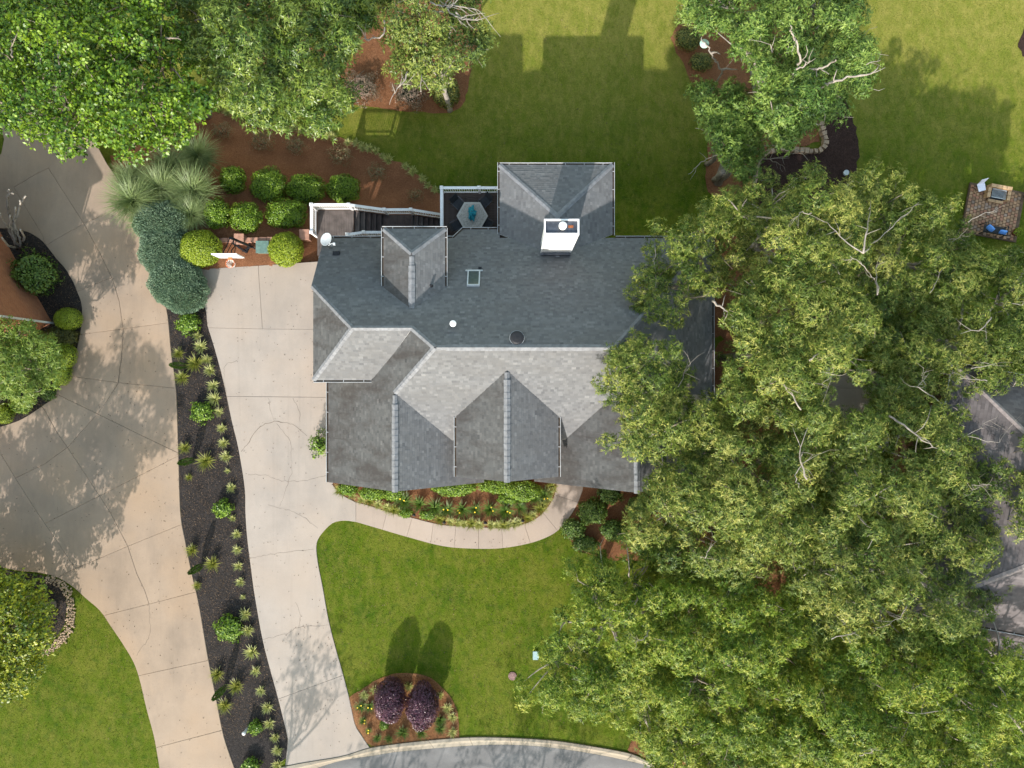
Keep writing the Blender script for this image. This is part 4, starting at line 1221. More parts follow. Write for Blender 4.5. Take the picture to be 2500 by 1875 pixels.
def branch_path(a, b, sag=0.12, k=5, jit=0.06):
    a, b = Vector(a), Vector(b); l = (b - a).length
    out = []
    o = Vector((random.gauss(0, 1), random.gauss(0, 1), 0)) * (jit * l)
    for i in range(k + 1):
        t = i / k
        p = a.lerp(b, t)
        p += o * math.sin(math.pi * t)
        p.z += sag * l * math.sin(math.pi * t)
        if 0 < i < k: p += Vector((random.gauss(0, 1), random.gauss(0, 1), random.gauss(0, .6))) * (0.015 * l)
        out.append(p)
    return out

def tree(name, label, root, clumps, style, mat, density=520.0, trunk_r=0.28, bark='bark', fork=0.4, cat='tree', group=None, lead=None, show=0.35):
    """root: world ground point; clumps: [(x, y, z, r)]"""
    R = Vector(root)
    t = empty(name, R); tag(t, label, cat, group)
    cl = np.array([c_[:4] for c_ in clumps])
    V, T = [], []
    for x, y, z, r, *dm in clumps:
        v, tt_ = clump((x, y, z), r, int(density * r * r * (dm[0] if dm else 1.0)), STY[style])
        V.append(v); T.append(tt_)
    V = np.concatenate(V) - np.array(R); T = np.concatenate(T)
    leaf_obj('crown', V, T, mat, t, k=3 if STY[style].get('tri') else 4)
    mb = MB()
    cen = cl[:, :3].mean(0)
    ztop = cl[:, 2].max()
    fk = R.lerp(Vector((cen[0], cen[1], 0)), 0.55); fk.z = R.z + (ztop - R.z) * fork
    tp_ = branch_path(R, fk, 0.0, 6, 0.03)
    mb.tube([p - R for p in tp_], list(np.linspace(trunk_r * 1.15, trunk_r * 0.72, len(tp_))), 9)
    # limbs by angular sectors
    ang = np.arctan2(cl[:, 1] - fk.y, cl[:, 0] - fk.x)
    k = max(3, min(8, len(cl) // 5 + 2))
    off = random.random()
    sec = ((ang + math.pi) / (2 * math.pi) * k + off).astype(int) % k
    for s in range(k):
        ids = np.where(sec == s)[0]
        if not len(ids): continue
        m = cl[ids, :3].mean(0); m[2] -= 0.9
        tgt = Vector(m)
        lp = branch_path(fk, tgt, 0.05, 6, 0.07)
        lr = list(np.linspace(trunk_r * 0.55, trunk_r * 0.22, len(lp)))
        mb.tube([p - R for p in lp], lr, 7)
        for i in ids:
            q = Vector(cl[i, :3]); q.z -= 0.15 * cl[i, 3]
            st = min(lp[2:], key=lambda p: (p - q).length)
            bp = branch_path(st, q, 0.05, 4, 0.08)
            mb.tube([p - R for p in bp], list(np.linspace(trunk_r * 0.2, 0.018, len(bp))), 5)
            for _ in range(2):
                e = q + Vector((random.gauss(0, .55), random.gauss(0, .55), random.uniform(-.1, .5))) * cl[i, 3]
                mb.tube([p - R for p in branch_path(q, e, 0.03, 3, 0.1)], [0.018, 0.014, 0.011, 0.006], 4)
    mb.build('trunk', M[bark], t, smooth=True)
    return t

def bare_branch(parent, R, pts, r0, r1, mat='barkpale', name='bare_branch', twigs=3):
    pts = [Vector(p) for p in pts]
    fine = []
    for i in range(len(pts) - 1):
        for k in range(4): 
            p = pts[i].lerp(pts[i + 1], k / 4)
            if k: p = p + Vector((random.gauss(0, 1), random.gauss(0, 1), random.gauss(0, 1))) * 0.035
            fine.append(p)
    fine.append(pts[-1])
    mb = MB()
    mb.tube([p - R for p in fine], list(np.linspace(r0, r1, len(fine))), 6)
    for _ in range(twigs):
        i = random.randrange(len(fine) // 3, len(fine))
        d = (fine[min(i + 1, len(fine) - 1)] - fine[i - 1]).normalized()
        e = fine[i] + (d * 0.6 + Vector((random.gauss(0, .6), random.gauss(0, .6), random.gauss(0, .3)))) * random.uniform(.4, .9)
        mb.tube([p - R for p in branch_path(fine[i], e, .02, 3, .08)], [r1 * 1.2, r1, r1 * .7, r1 * .4], 4)
    o = mb.build(name, M[mat], parent, smooth=True)
    return o

def sample_poly(poly, gaps, dmin, n=6000, seed=1, dense=None):
    r = np.random.default_rng(seed)
    A = np.array(poly)
    out = []
    X = r.uniform(A[:, 0].min(), A[:, 0].max(), n); Y = r.uniform(A[:, 1].min(), A[:, 1].max(), n)
    ok = inpoly(X, Y, poly)
    for g in gaps: ok &= ~inpoly(X, Y, g)
    for x, y in zip(X[ok], Y[ok]):
        if all((x - a) ** 2 + (y - b) ** 2 > dmin * dmin for a, b in out): out.append((x, y))
    return out

def shrink(poly, d):
    A = np.array(poly, float); c = A.mean(0)
    v = A - c; l = np.linalg.norm(v, axis=1, keepdims=True)
    return [tuple(p) for p in c + v * np.maximum(0.1, (l - d) / l)]

def ell(cx, cy, rx, ry, n=14): return [(cx + rx * math.cos(2 * math.pi * k / n), cy + ry * math.sin(2 * math.pi * k / n)) for k in range(n)]

def crown_clumps(poly, gaps, zc, ze, dmin=44, r=(0.75, 1.15), seed=1, inset=26, layers=1, zj=0.5):
    """clumps inside a pixel outline; zc / ze crown height in the middle and at the rim"""
    A = np.array(poly); c = A.mean(0)
    rad = np.abs(A - c).max()
    pts = sample_poly(shrink(poly, inset), gaps, dmin, seed=seed)
    rr_ = random.Random(seed)
    out = []
    for x, y in pts:
        f = min(1.0, math.hypot(x - c[0], y - c[1]) / rad)
        z = zc + (ze - zc) * f * f + rr_.uniform(-zj, zj) * 1.4
        for _l in range(layers):
            p = W(x + (rr_.uniform(-18, 18) if _l else 0), y + (rr_.uniform(-18, 18) if _l else 0), z - 2.2 * _l)
            out.append((p.x, p.y, p.z, rr_.uniform(*r)))
    return out

def groundpt(x, y): return Vector((x, y, float(terrain(x, y))))

# ------------------------------------------------------------------ back-left trees
T1 = [(-160, -90), (430, -90), (440, 60), (478, 110), (515, 230), (492, 290), (435, 385), (360, 375), (330, 392), (240, 375), (165, 395), (110, 350), (60, 335), (0, 295), (-160, 270)]
cl1 = crown_clumps(T1, [ell(322, 28, 26, 20), ell(268, 140, 14, 22), ell(120, 130, 16, 22), ell(275, 210, 22, 18)], 9.5, 6.0, 43, (0.66, 0.98), 3, 24, 2, 0.9)
t_ = tree('maple_tree', 'bright green broad leaved maple in the top left corner', groundpt(-19.0, 16.8), cl1, 'maple', L['maple'], 480, 0.26, fork=0.35)
for pts in ([(32, 140), (28, 115), (36, 92)], [(128, 255), (131, 235), (133, 205)], [(131, 232), (145, 234), (160, 235)], [(320, 62), (324, 45), (330, 30)], [(405, 92), (425, 93), (442, 98)]):
    bare_branch(t_, t_.location, [W(x, y, 9.2) for x, y in pts], 0.045, 0.02, 'bark', twigs=1)
T2 = [(395, -90), (905, -90), (912, 40), (885, 120), (848, 180), (842, 262), (805, 318), (745, 305), (700, 318), (650, 305), (590, 295), (540, 245), (495, 200), (475, 150), (435, 90)]
cl2 = crown_clumps(T2, [ell(470, 140, 18, 30), ell(700, 150, 20, 16)], 9.0, 5.5, 46, (0.72, 1.0), 5, 24, 2, 0.9)
t_ = tree('oak_tree', 'glossy mid green oak at the top beside the bright maple', groundpt(-11.8, 18.2), cl2, 'oak', L['oak'], 1450, 0.26, fork=0.35)
T3 = [(870, -80), (1180, -80), (1185, 40), (1205, 100), (1155, 170), (1090, 175), (1082, 220), (1010, 220), (960, 195), (925, 110), (885, 60)]
cl3 = crown_clumps(T3, [ell(910, 60, 20, 30), ell(1060, 20, 50, 26), ell(960, 130, 12, 20), ell(1120, 90, 18, 12)], 7.0, 5.0, 38, (0.6, 0.9), 8, 22, 1)
t_ = tree('thin_tree', 'thin crowned tree with bare pale twigs over the back bed', groundpt(-3.9, 17.2), cl3, 'sparse', L['sparse'], 1500, 0.16, bark='barkpale', fork=0.3)
for pts in ([(1078, 30), (1105, 12), (1135, 18), (1168, 25)], [(1088, 22), (1110, 40), (1130, 48), (1168, 50)], [(1045, 25), (1075, 28), (1110, 8), (1128, -15)], [(1050, 5), (1080, 18), (1100, -10)], [(938, 50), (935, 85), (900, 100), (888, 95)], [(1030, 60), (1037, 110), (1030, 160), (1028, 225)], [(995, 175), (980, 205), (962, 228)], [(1112, 30), (1125, 45), (1140, 40)]):
    bare_branch(t_, t_.location, [W(x, y, 6.6) for x, y in pts], 0.05, 0.018, twigs=5)

# leaning lawn tree at upper right
T4 = [(1668, -90), (2095, -90), (2112, 60), (2142, 170), (2138, 215), (2072, 240), (2062, 270), (1990, 300), (1960, 345), (1900, 385), (1845, 330), (1835, 250), (1800, 180), (1800, 115), (1750, 75), (1680, 65)]
gaps4 = [ell(1960, 100, 16, 26), ell(1985, 160, 28, 12), ell(1905, 160, 12, 22), ell(1870, 55, 14, 14), ell(1780, 95, 30, 22)]
cl4 = crown_clumps(T4, gaps4, 8.0, 4.5, 47, (0.66, 0.98), 12, 22, 2, 0.9)
R4 = G(1752, 447)
t_ = tree('leaning_oak', 'leaning lawn oak with dead white limbs at the upper right', R4, cl4, 'tree4', L['tree4'], 1400, 0.26, bark='barkpale', fork=0.45)
for pts, z0, z1, r in (([(1912, 255), (1930, 205), (1958, 185), (1985, 170), (2008, 166), (2030, 152), (2040, 146)], 6.0, 8.6, .10), ([(1915, 230), (1970, 228), (2010, 210), (2035, 200), (2075, 187), (2126, 180)], 6.3, 8.0, .12), ([(1915, 252), (1945, 260), (1990, 266), (2013, 267)], 6.0, 7.0, .07),
                       ([(1932, 195), (1945, 168), (1955, 150), (1945, 100), (1932, 80), (1930, 62)], 6.6, 8.8, .09), ([(1942, 170), (1965, 160), (1978, 148)], 7.2, 7.8, .06), ([(1925, 292), (1960, 298), (1980, 297), (1996, 305)], 5.4, 5.8, .055), ([(1960, 268), (1935, 280), (1925, 292)], 5.8, 5.4, .035),
                       ([(1780, 372), (1750, 378), (1725, 388), (1700, 408), (1680, 425)], 2.0, 3.4, .05), ([(1762, 370), (1745, 335), (1730, 322), (1698, 313)], 2.2, 3.6, .045), ([(1842, 398), (1870, 388), (1910, 383), (1948, 372)], 1.2, 2.5, .045), ([(1880, 388), (1910, 403)], 1.5, 2.0, .03),
                       ([(1848, 405), (1862, 355), (1905, 358), (1962, 368)], 0.6, 2.2, .075), ([(1840, 452), (1846, 415), (1860, 395)], -1.6, .6, .1), ([(1885, 128), (1880, 108)], 7, 7.6, .05), ([(1795, 120), (1812, 122)], 5.5, 5.8, .03), ([(2115, 158), (2150, 147)], 7.3, 7.6, .03)):
    n = len(pts)
    bare_branch(t_, R4, [W(x, y, z0 + (1.3 if z0 > 5 else 0.6) + (z1 - z0) * i / (n - 1)) for i, (x, y) in enumerate(pts)], r * .78, r * .25, twigs=3)
for a, b, r in (((1755, 446), (1795, 405), .17), ((1742, 440), (1766, 420), .19)):
    bare_branch(t_, R4, [G(*a) + Vector((0, 0, .1)), W(*b, .4)], r, r * .8, twigs=0, name='stub')
T4b = [(1690, 195), (1745, 185), (1790, 190), (1830, 235), (1840, 300), (1860, 370), (1845, 440), (1800, 450), (1768, 410), (1745, 350), (1728, 290), (1696, 245)]
cl4b = crown_clumps(T4b, [ell(1760, 405, 16, 10)], 5.0, 3.0, 36, (0.6, 0.9), 15, 18, 2)
tree('small_oak', 'rounded green tree under the leaning oak by the lawn edge', G(1725, 400), cl4b, 'tree4', L['tree4'], 1400, 0.14, fork=0.35)

# ------------------------------------------------------------------ the willow oaks on the right
MASS = [(1703, 516), (1734, 486), (1832, 456), (1892, 411), (1922, 445), (1960, 441), (2005, 400), (2028, 452), (2081, 467), (2133, 407), (2160, 396), (2201, 437), (2231, 460), (2269, 449), (2288, 486), (2326, 486), (2363, 515), (2372, 584), (2420, 600), (2560, 610), (2560, 1960), (1620, 1960), (1587, 1876), (1572, 1853), (1549, 1815), (1542, 1778), (1444, 1763), (1361, 1729), (1270, 1710), (1267, 1668), (1323, 1627), (1319, 1597), (1368, 1533), (1327, 1503), (1414, 1461), (1376, 1420), (1410, 1359), (1500, 1330), (1560, 1280), (1561, 1213), (1572, 1172), (1667, 1170), (1617, 1157), (1587, 1115), (1497, 1108), (1470, 1081), (1519, 1040), (1549, 1017), (1512, 1006), (1470, 987), (1463, 942), (1497, 851), (1572, 821), (1625, 821), (1660, 850), (1690, 800), (1644, 791), (1610, 787), (1572, 764), (1542, 738), (1534, 685), (1583, 625), (1610, 584), (1602, 550), (1666, 562)]
GAPS = [[(1655, 790), (1690, 700), (1735, 640), (1742, 990), (1700, 985), (1665, 860)], [(1742, 720), (1790, 700), (1800, 760), (1775, 900), (1790, 960), (1742, 1000)],
        ell(2065, 965, 50, 42), [(2310, 1050), (2380, 985), (2450, 935), (2560, 880), (2560, 1020), (2480, 1070), (2560, 1110), (2480, 1170), (2400, 1110)], ell(2380, 900, 40, 14),
        [(2370, 1365), (2480, 1305), (2560, 1300), (2560, 1600), (2500, 1600), (2440, 1560), (2400, 1515), (2445, 1470), (2490, 1410), (2420, 1375)], ell(1720, 1310, 34, 30), ell(1890, 1410, 32, 40), ell(2035, 1400, 22, 20), ell(2235, 1490, 30, 26), ell(2180, 1545, 34, 10),
        ell(1600, 1405, 45, 26), ell(1530, 1352, 24, 14), ell(1890, 1030, 30, 26), ell(1600, 1250, 18, 26), ell(2040, 1540, 26, 14), ell(1900, 760, 26, 16), ell(2130, 880, 26, 18), ell(2010, 1090, 20, 24), ell(1960, 1180, 26, 16), ell(2280, 1420, 22, 14), ell(2260, 1620, 26, 16), ell(2210, 1740, 30, 20),
        ell(1790, 1730, 24, 26), ell(2120, 1260, 22, 18), ell(1870, 600, 20, 22), ell(1960, 560, 16, 14), ell(2230, 640, 22, 16), ell(2420, 740, 20, 16), ell(1850, 880, 20, 30), ell(2180, 1120, 24, 14), ell(1810, 1130, 16, 22), ell(1700, 1500, 18, 26), ell(1990, 1620, 16, 22), ell(2380, 1700, 20, 16), ell(1480, 1560, 12, 18), ell(1640, 1650, 14, 18)]
OAKS = [  # crown centre px, crown height, root factor, label
    (1650, 660, 8.2, 'willow oak overhanging the back right corner of the grey roof', 'willow'),
    (1930, 560, 11.0, 'willow oak touching the dark tree bed, top of the right grove', 'willow'),
    (2250, 620, 5.0, 'willow oak beside the brick paver patio', 'willow'),
    (1600, 980, 10.5, 'willow oak overhanging the front right slope of the grey roof', 'willow'),
    (1950, 860, 12.0, 'tall willow oak above the concrete pad between the houses', 'willow'),
    (2400, 840, 7.0, 'willow oak over the white gutter of the brown roofed house', 'willow'),
    (1800, 1200, 11.0, 'willow oak near the front right corner of the grey roofed house', 'willow'),
    (2170, 1180, 10.5, 'willow oak over the left slope of the brown roof', 'willow'),
    (2480, 1240, 7.5, 'willow oak at the right picture edge over the brown roof', 'willow'),
    (1500, 1560, 8.5, 'front lawn oak nearest the small utility box', 'willow2'),
    (1800, 1600, 9.0, 'front oak in the middle of the lower right grove', 'willow2'),
    (2150, 1420, 10.5, 'oak covering the lower left corner of the brown roof', 'willow'),
    (2150, 1720, 9.0, 'oak at the bottom of the lower right grove', 'willow2'),
    (2430, 1740, 9.0, 'oak in the bottom right corner', 'willow2'),
]
def grow(poly, d):
    A = np.array(poly, float); c = A.mean(0); v = A - c; l = np.maximum(1, np.linalg.norm(v, axis=1, keepdims=True))
    return [tuple(p) for p in c + v * (l + d) / l]
GAPS2 = [grow(g, 24) for g in GAPS]
GAPS = [grow(g, 10 if k_ < 2 else 24 if k_ == 2 else -12 if k_ in (3, 5) else -2) for k_, g in enumerate(GAPS)]
SOLID = GAPS[:6]
def zcap(x, y):
    if x > 2250: return 9.0 if y > 1450 else min(7.2, max(3.0, 3.0 + (y - 560) / 130.0))
    if x > 2120: return min(10.0, max(3.0, 3.0 + (y - 560) / 100.0))
    if x < 1900 and y < 700: return 7.6
    return 12.0
pts_m = sample_poly(MASS, GAPS, 40, n=16000, seed=21)
rr2 = random.Random(4)
by = {i: [] for i in range(len(OAKS))}
def inside_margin(x, y, d=24):
    return all(bool(inpoly([x + dx], [y + dy], MASS)[0]) for dx, dy in ((d, 0), (-d, 0), (0, d), (0, -d)))
for x, y in pts_m:
    i = min(range(len(OAKS)), key=lambda k: (OAKS[k][0] - x) ** 2 + (OAKS[k][1] - y) ** 2)
    cx, cy, z0 = OAKS[i][:3]
    f = math.hypot(x - cx, y - cy) / 260
    z = min(z0 - 2.6 * f * f, zcap(x, y)); z += rr2.uniform(-1.7, 1.0) if z > 6 else rr2.uniform(-.7, .7)
    edge = not inside_margin(x, y) or any(bool(inpoly([x], [y], g)[0]) for g in GAPS2)
    r = rr2.uniform(0.42, 0.6) if edge else rr2.uniform(0.62, 0.98)
    p = W(x, y, z); by[i].append((p.x, p.y, p.z, r))
    if rr2.random() < 0.65 and not edge and z > 4.5:
        p = W(x + rr2.uniform(-25, 25), y + rr2.uniform(-25, 25), z - rr2.uniform(1.8, 3.5)); by[i].append((p.x, p.y, p.z, rr2.uniform(.7, 1.0)))
for x, y in sample_poly(shrink(MASS, 40), SOLID, 62, n=9000, seed=77):
    if not (bool(inpoly([x], [y], MASS)[0]) and x > 1560): continue
    i = min(range(len(OAKS)), key=lambda k: (OAKS[k][0] - x) ** 2 + (OAKS[k][1] - y) ** 2)
    g = G(x, y); p = W(x, y, g.z + rr2.uniform(2.0, 4.0))
    if p.x < 11.6 and p.y > -5.5: continue
    if p.x > 20 and p.y < 2.5: continue
    by[i].append((p.x, p.y, p.z, rr2.uniform(.8, 1.15), .4))
for i, (cx, cy, z0, lb, st) in enumerate(OAKS):
    c = W(cx, cy, z0)
    k = 1.0 if i not in (0, 3) else 1.25
    rx, ry = c.x * k, c.y * k
    if i == 0: rx, ry = 11.9, 5.5
    if i == 3: rx, ry = 12.2, -0.5
    t_ = tree('willow_oak', lb, groundpt(rx, ry), by[i], st.replace('2', ''), L[st], 2300, 0.24, fork=0.45, bark='barkpale' if i % 2 else 'bark', group='oaks of the right hand grove')
    # dead twigs standing clear of the leaves
    for _ in range(2):
        q = Vector(random.choice(by[i])[:3]); q.z += 0.35
        e = q + Vector((random.gauss(0, .7), random.gauss(0, .7), random.uniform(.2, .7)))
        m_ = q.lerp(e, .5) + Vector((random.gauss(0, .15), random.gauss(0, .15), .05))
        bare_branch(t_, t_.location, [q, m_, e], 0.022, 0.008, twigs=5)
    for pts, z_, rr_ in {1: [([(2107, 618), (2118, 560), (2126, 490)], 11.6, .07), ([(2107, 618), (2150, 580), (2200, 530), (2243, 494)], 11.6, .055), ([(2107, 618), (2060, 585), (2020, 543)], 11.6, .05), ([(1970, 570), (1990, 590), (2010, 600)], 11, .03)],
                         2: [([(2142, 720), (2135, 680), (2110, 650), (2075, 625)], 11.8, .05), ([(2142, 720), (2138, 660), (2150, 630)], 11.8, .045), ([(2270, 715), (2290, 680), (2300, 660)], 11.5, .03)],
                         0: [([(1740, 735), (1762, 750), (1778, 762)], 10.4, .10), ([(1835, 685), (1855, 715), (1868, 750)], 9.5, .09), ([(1885, 790), (1890, 820)], 9.5, .08), ([(1765, 790), (1790, 800), (1820, 820), (1800, 790), (1770, 775)], 9.5, .035)],
                         5: [([(2300, 985), (2270, 965), (2240, 945), (2270, 910)], 11.4, .05), ([(2410, 930), (2380, 927), (2340, 922)], 11.4, .04), ([(2420, 775), (2400, 800), (2345, 815)], 11.2, .06), ([(2370, 900), (2420, 890), (2390, 883)], 11.2, .035)],
                         7: [([(2170, 1015), (2215, 1045), (2250, 1075), (2290, 1095)], 12.3, .085), ([(2310, 1090), (2395, 1045), (2440, 1010)], 12, .03), ([(2340, 1060), (2400, 1075), (2440, 1080), (2470, 1040)], 12, .028)],
                         4: [([(1975, 880), (2000, 860), (2030, 850)], 12.4, .06), ([(1955, 1000), (1930, 960), (1905, 935)], 11.5, .06), ([(2005, 908), (2040, 915)], 11.5, .06)],
                         6: [([(1970, 1170), (1955, 1130), (1950, 1080)], 11.5, .07), ([(1950, 1190), (1940, 1160), (1960, 1130), (1990, 1110)], 11.5, .04)],
                         11: [([(2030, 1560), (2060, 1552), (2090, 1545)], 10.6, .04)], 12: [([(2170, 1720), (2195, 1705), (2220, 1690)], 9.6, .05), ([(2190, 1735), (2250, 1742), (2310, 1730), (2350, 1733)], 8.5, .045)]}.get(i, []):
        bare_branch(t_, t_.location, [W(x, y, min(z_, zcap(x, y) + .9)) for x, y in pts], rr_ * .62, rr_ * .2, twigs=4)

for k, (x, y, z, rr_) in enumerate(((-14.6, -27.6, 6.2, 2.1), (-9.3, -31.5, 6.6, 2.3), (-1.0, -31.5, 6.5, 3.2))):
    r3 = random.Random(90 + k)
    cl_ = [(x + r3.gauss(0, rr_ * .5), y + r3.gauss(0, rr_ * .5), z + r3.gauss(0, .9), r3.uniform(.6, .95)) for _ in range(int(12 * rr_))]
    tree('street_tree', ('small street tree across the road opposite the driveway end', 'street tree across the road just right of the driveway', 'wide street tree across the road opposite the front lawn')[k], groundpt(x, y), cl_, 'oak', L['oak'], 190, 0.12, fork=.5, group='trees across the street')
# lime tree at the lower left, japanese maple and small trees by the brick house
T5 = [(-330, 1330), (-200, 1330), (-40, 1375), (60, 1405), (115, 1435), (132, 1480), (122, 1540), (112, 1600), (70, 1660), (20, 1705), (-60, 1720), (-330, 1650)]
cl5 = crown_clumps(T5, [], 7.2, 4.2, 40, (0.7, 1.0), 31, 20, 3)
tree('lime_green_tree', 'yellow green tree in the dark bed at the lower left corner', groundpt(-26.6, -12.8), cl5, 'lime', L['lime'], 680, 0.2, fork=0.35)
T6 = [(-130, 800), (-40, 790), (40, 785), (90, 800), (140, 840), (162, 890), (155, 930), (120, 965), (60, 985), (-30, 980), (-130, 960)]
cl6 = crown_clumps(T6, [], 4.4, 2.6, 34, (0.5, 0.75), 33, 16, 2)
tree('japanese_maple', 'light green weeping tree beside the brick house corner', groundpt(-27.2, 0.9), cl6, 'jmaple', L['jmaple'], 1400, 0.1, fork=0.4)

# ------------------------------------------------------------------ shrubs
def bush(name, label, px, py, rx, ry, h, mat, ll=0.085, lw=0.05, dens=900, cat='shrub', group=None, rough=0.10, lift=0.0, cover=1.0, core=0.78, sprig=0.0):
    """rounded shrub: pixel centre and radii at mid height, h in metres"""
    g = G(px, py); zc = g.z + h * 0.5 + lift
    for _ in range(6):
        c = W(px, py, zc); zc = float(terrain(c.x, c.y)) + h * 0.5 + lift
    c = W(px, py, zc); sc = (H - zc) / F
    ax, ay, az = rx * sc, ry * sc, h * 0.52
    base = Vector((c.x, c.y, float(terrain(c.x, c.y))))
    t = empty(name, base); tag(t, label, cat, group)
    area = 4 * math.pi * ((ax * ay) ** 1.6 / 3 + (ax * az) ** 1.6 / 3 + (ay * az) ** 1.6 / 3) ** (1 / 1.6)
    n = int(area * dens * cover * .8)
    d = rdir(n); d[:, 2] = np.where(d[:, 2] < -0.55, -d[:, 2], d[:, 2])
    ph = rng.uniform(0, 6, 6)
    lob = 1 + rough * (np.sin(d[:, 0] * 5 + ph[0]) * np.sin(d[:, 1] * 5 + ph[1]) + 0.6 * np.sin(d[:, 2] * 7 + d[:, 0] * 4 + ph[2]) + 0.5 * np.sin(d[:, 1] * 11 + ph[3]))
    depth = rng.random(n) ** 1.5
    rad = lob * (1.0 - 0.30 * depth)
    P = d * rad[:, None] * np.array([ax, ay, az]) + np.array([0, 0, h * 0.5 + lift])
    nrm = unit(d / np.array([ax, ay, az]))
    D = unit(nrm * (0.35 + sprig) + unit(np.cross(nrm, rdir(n))) + rng.normal(0, .25, (n, 3)))
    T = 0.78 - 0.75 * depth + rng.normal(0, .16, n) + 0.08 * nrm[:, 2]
    V, TT = leaf_arrays(P, D, nrm + rng.normal(0, .3, (n, 3)), ll * rng.uniform(.7, 1.25, n), lw * rng.uniform(.75, 1.2, n), T, 0.05)
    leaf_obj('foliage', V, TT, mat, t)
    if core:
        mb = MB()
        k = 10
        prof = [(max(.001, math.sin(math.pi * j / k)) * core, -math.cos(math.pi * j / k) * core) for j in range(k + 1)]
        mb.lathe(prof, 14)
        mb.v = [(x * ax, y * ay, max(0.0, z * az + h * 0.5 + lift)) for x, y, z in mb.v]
        mb.build('twigs', M['core'], t)  # added solid core, not modelled twigs: blocks light and darkens the interior
    mb = MB()
    for k in range(4):
        a = 1.57 * k + .4
        mb.tube([(0.06 * math.cos(a), 0.06 * math.sin(a), 0), (ax * .4 * math.cos(a), ay * .4 * math.sin(a), h * .55 + lift)], [.025, .012], 5)
    mb.build('stem', M['barkdark'], t)
    return t

# clipped hollies on the sloping bed
gh = 'clipped hollies on the sloping mulch bed'
for px, py, rx, ry, lb in ((569, 439, 30, 32, 'small round clipped holly, top left of the mulch slope group'), (656, 452, 43, 42, 'large clipped holly in the upper row, second from the left'),
                           (746, 462, 49, 36, 'wide clipped holly in the upper row, second from the right'), (838, 461, 41, 35, 'clipped holly at the right end of the upper row'),
                           (531, 522, 30, 37, 'dark clipped holly next to the tall grass, lower row'), (600, 530, 38, 35, 'clipped holly in the middle of the lower row'), (699, 522, 50, 34, 'wide clipped holly left of the stair railing')):
    bush('holly_shrub', lb, px, py, rx, ry, 1.15, L['box'], 0.095, 0.06, 800, group=gh, rough=0.11, sprig=.25)
bush('golden_globe_shrub', 'bright yellow green globe shrub left of the basketball hoop', 490, 607, 51, 45, 1.5, L['globe'], 0.075, 0.045, 1300, group='globe shrubs at the driveway end', rough=0.035, sprig=.15)
bush('golden_globe_shrub', 'bright yellow green globe shrub beside the wooden landing', 698, 609, 42, 43, 1.5, L['globe'], 0.075, 0.045, 1300, group='globe shrubs at the driveway end', rough=0.035, sprig=.15)
# blue juniper hedge: three merged lobes, one plant
jn = None
def hedge(name, label, lobes, h, mat, ll, lw, dens, cat='hedge'):
    pts = [W(px, py, h * .5) for px, py, rx, ry in lobes]
    base = Vector((pts[0].x, pts[0].y, 0)); t = empty(name, base); tag(t, label, cat)
    Vs, Ts = [], []
    cores = MB()
    for (px, py, rx, ry), c in zip(lobes, pts):
        sc = (H - h * .5) / F; ax, ay, az = rx * sc, ry * sc, h * .55
        n = int(dens * 4 * math.pi * ax * ay)
        d = rdir(n); d[:, 2] = np.where(d[:, 2] < -.5, -d[:, 2], d[:, 2])
        lob = 1 + .05 * np.sin(d[:, 0] * 6 + px) * np.sin(d[:, 1] * 6 + py) + .03 * np.sin(d[:, 0] * 15) * np.sin(d[:, 1] * 13)
        dep = rng.random(n) ** 1.6
        P = d * (lob * (1 - .22 * dep))[:, None] * np.array([ax, ay, az]) + np.array([c.x - base.x, c.y - base.y, h * .5])
        keep = np.ones(n, bool)
        for (qx, qy, qrx, qry), c2 in zip(lobes, pts):
            if c2 is c: continue
            q = (P - np.array([c2.x - base.x, c2.y - base.y, h * .5])) / (np.array([qrx * sc, qry * sc, az]) * .78)
            keep &= (q ** 2).sum(1) > 1
        P, d, dep = P[keep], d[keep], dep[keep]; n = len(P)
        nr = unit(d / np.array([ax, ay, az]))
        D = unit(nr * .9 + unit(np.cross(nr, rdir(n))) * .8 + np.array([0, -.15, .1]))
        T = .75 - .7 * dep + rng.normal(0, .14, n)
        V, TT = leaf_arrays(P, D, rdir(n), ll * rng.uniform(.6, 1.3, n), lw, T, 0.0)
        Vs.append(V); Ts.append(TT)
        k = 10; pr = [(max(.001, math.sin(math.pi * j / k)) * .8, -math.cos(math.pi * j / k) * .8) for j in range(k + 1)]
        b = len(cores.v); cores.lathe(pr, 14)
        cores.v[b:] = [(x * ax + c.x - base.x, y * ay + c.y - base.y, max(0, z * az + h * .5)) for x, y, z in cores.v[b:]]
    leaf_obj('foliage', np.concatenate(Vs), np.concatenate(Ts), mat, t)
    o = cores.build('twigs', M['core'], t); o['kind'] = 'stuff'  # dark filler solids added inside the lobes to block light, no real twigs
    return t
hedge('juniper_hedge', 'blue green clipped juniper hedge at the top of the dark mulch bed', [(392, 546, 66, 55), (400, 610, 60, 66), (432, 690, 68, 62), (448, 716, 60, 50)], 1.35, L['juniper'], 0.085, 0.030, 900)

# loropetalums on the island bed
for px, py, rx, ry, lb in ((952, 1708, 37, 50, 'purple leaved clipped shrub on the island bed, nearer the driveway'), (1032, 1722, 39, 53, 'larger purple leaved clipped shrub on the island bed, farther from the driveway')):
    bush('purple_shrub', lb, px, py, rx, ry, 2.4, L['purple'], 0.085, 0.052, 1000, group='purple shrubs on the island bed', rough=0.06, sprig=.3)
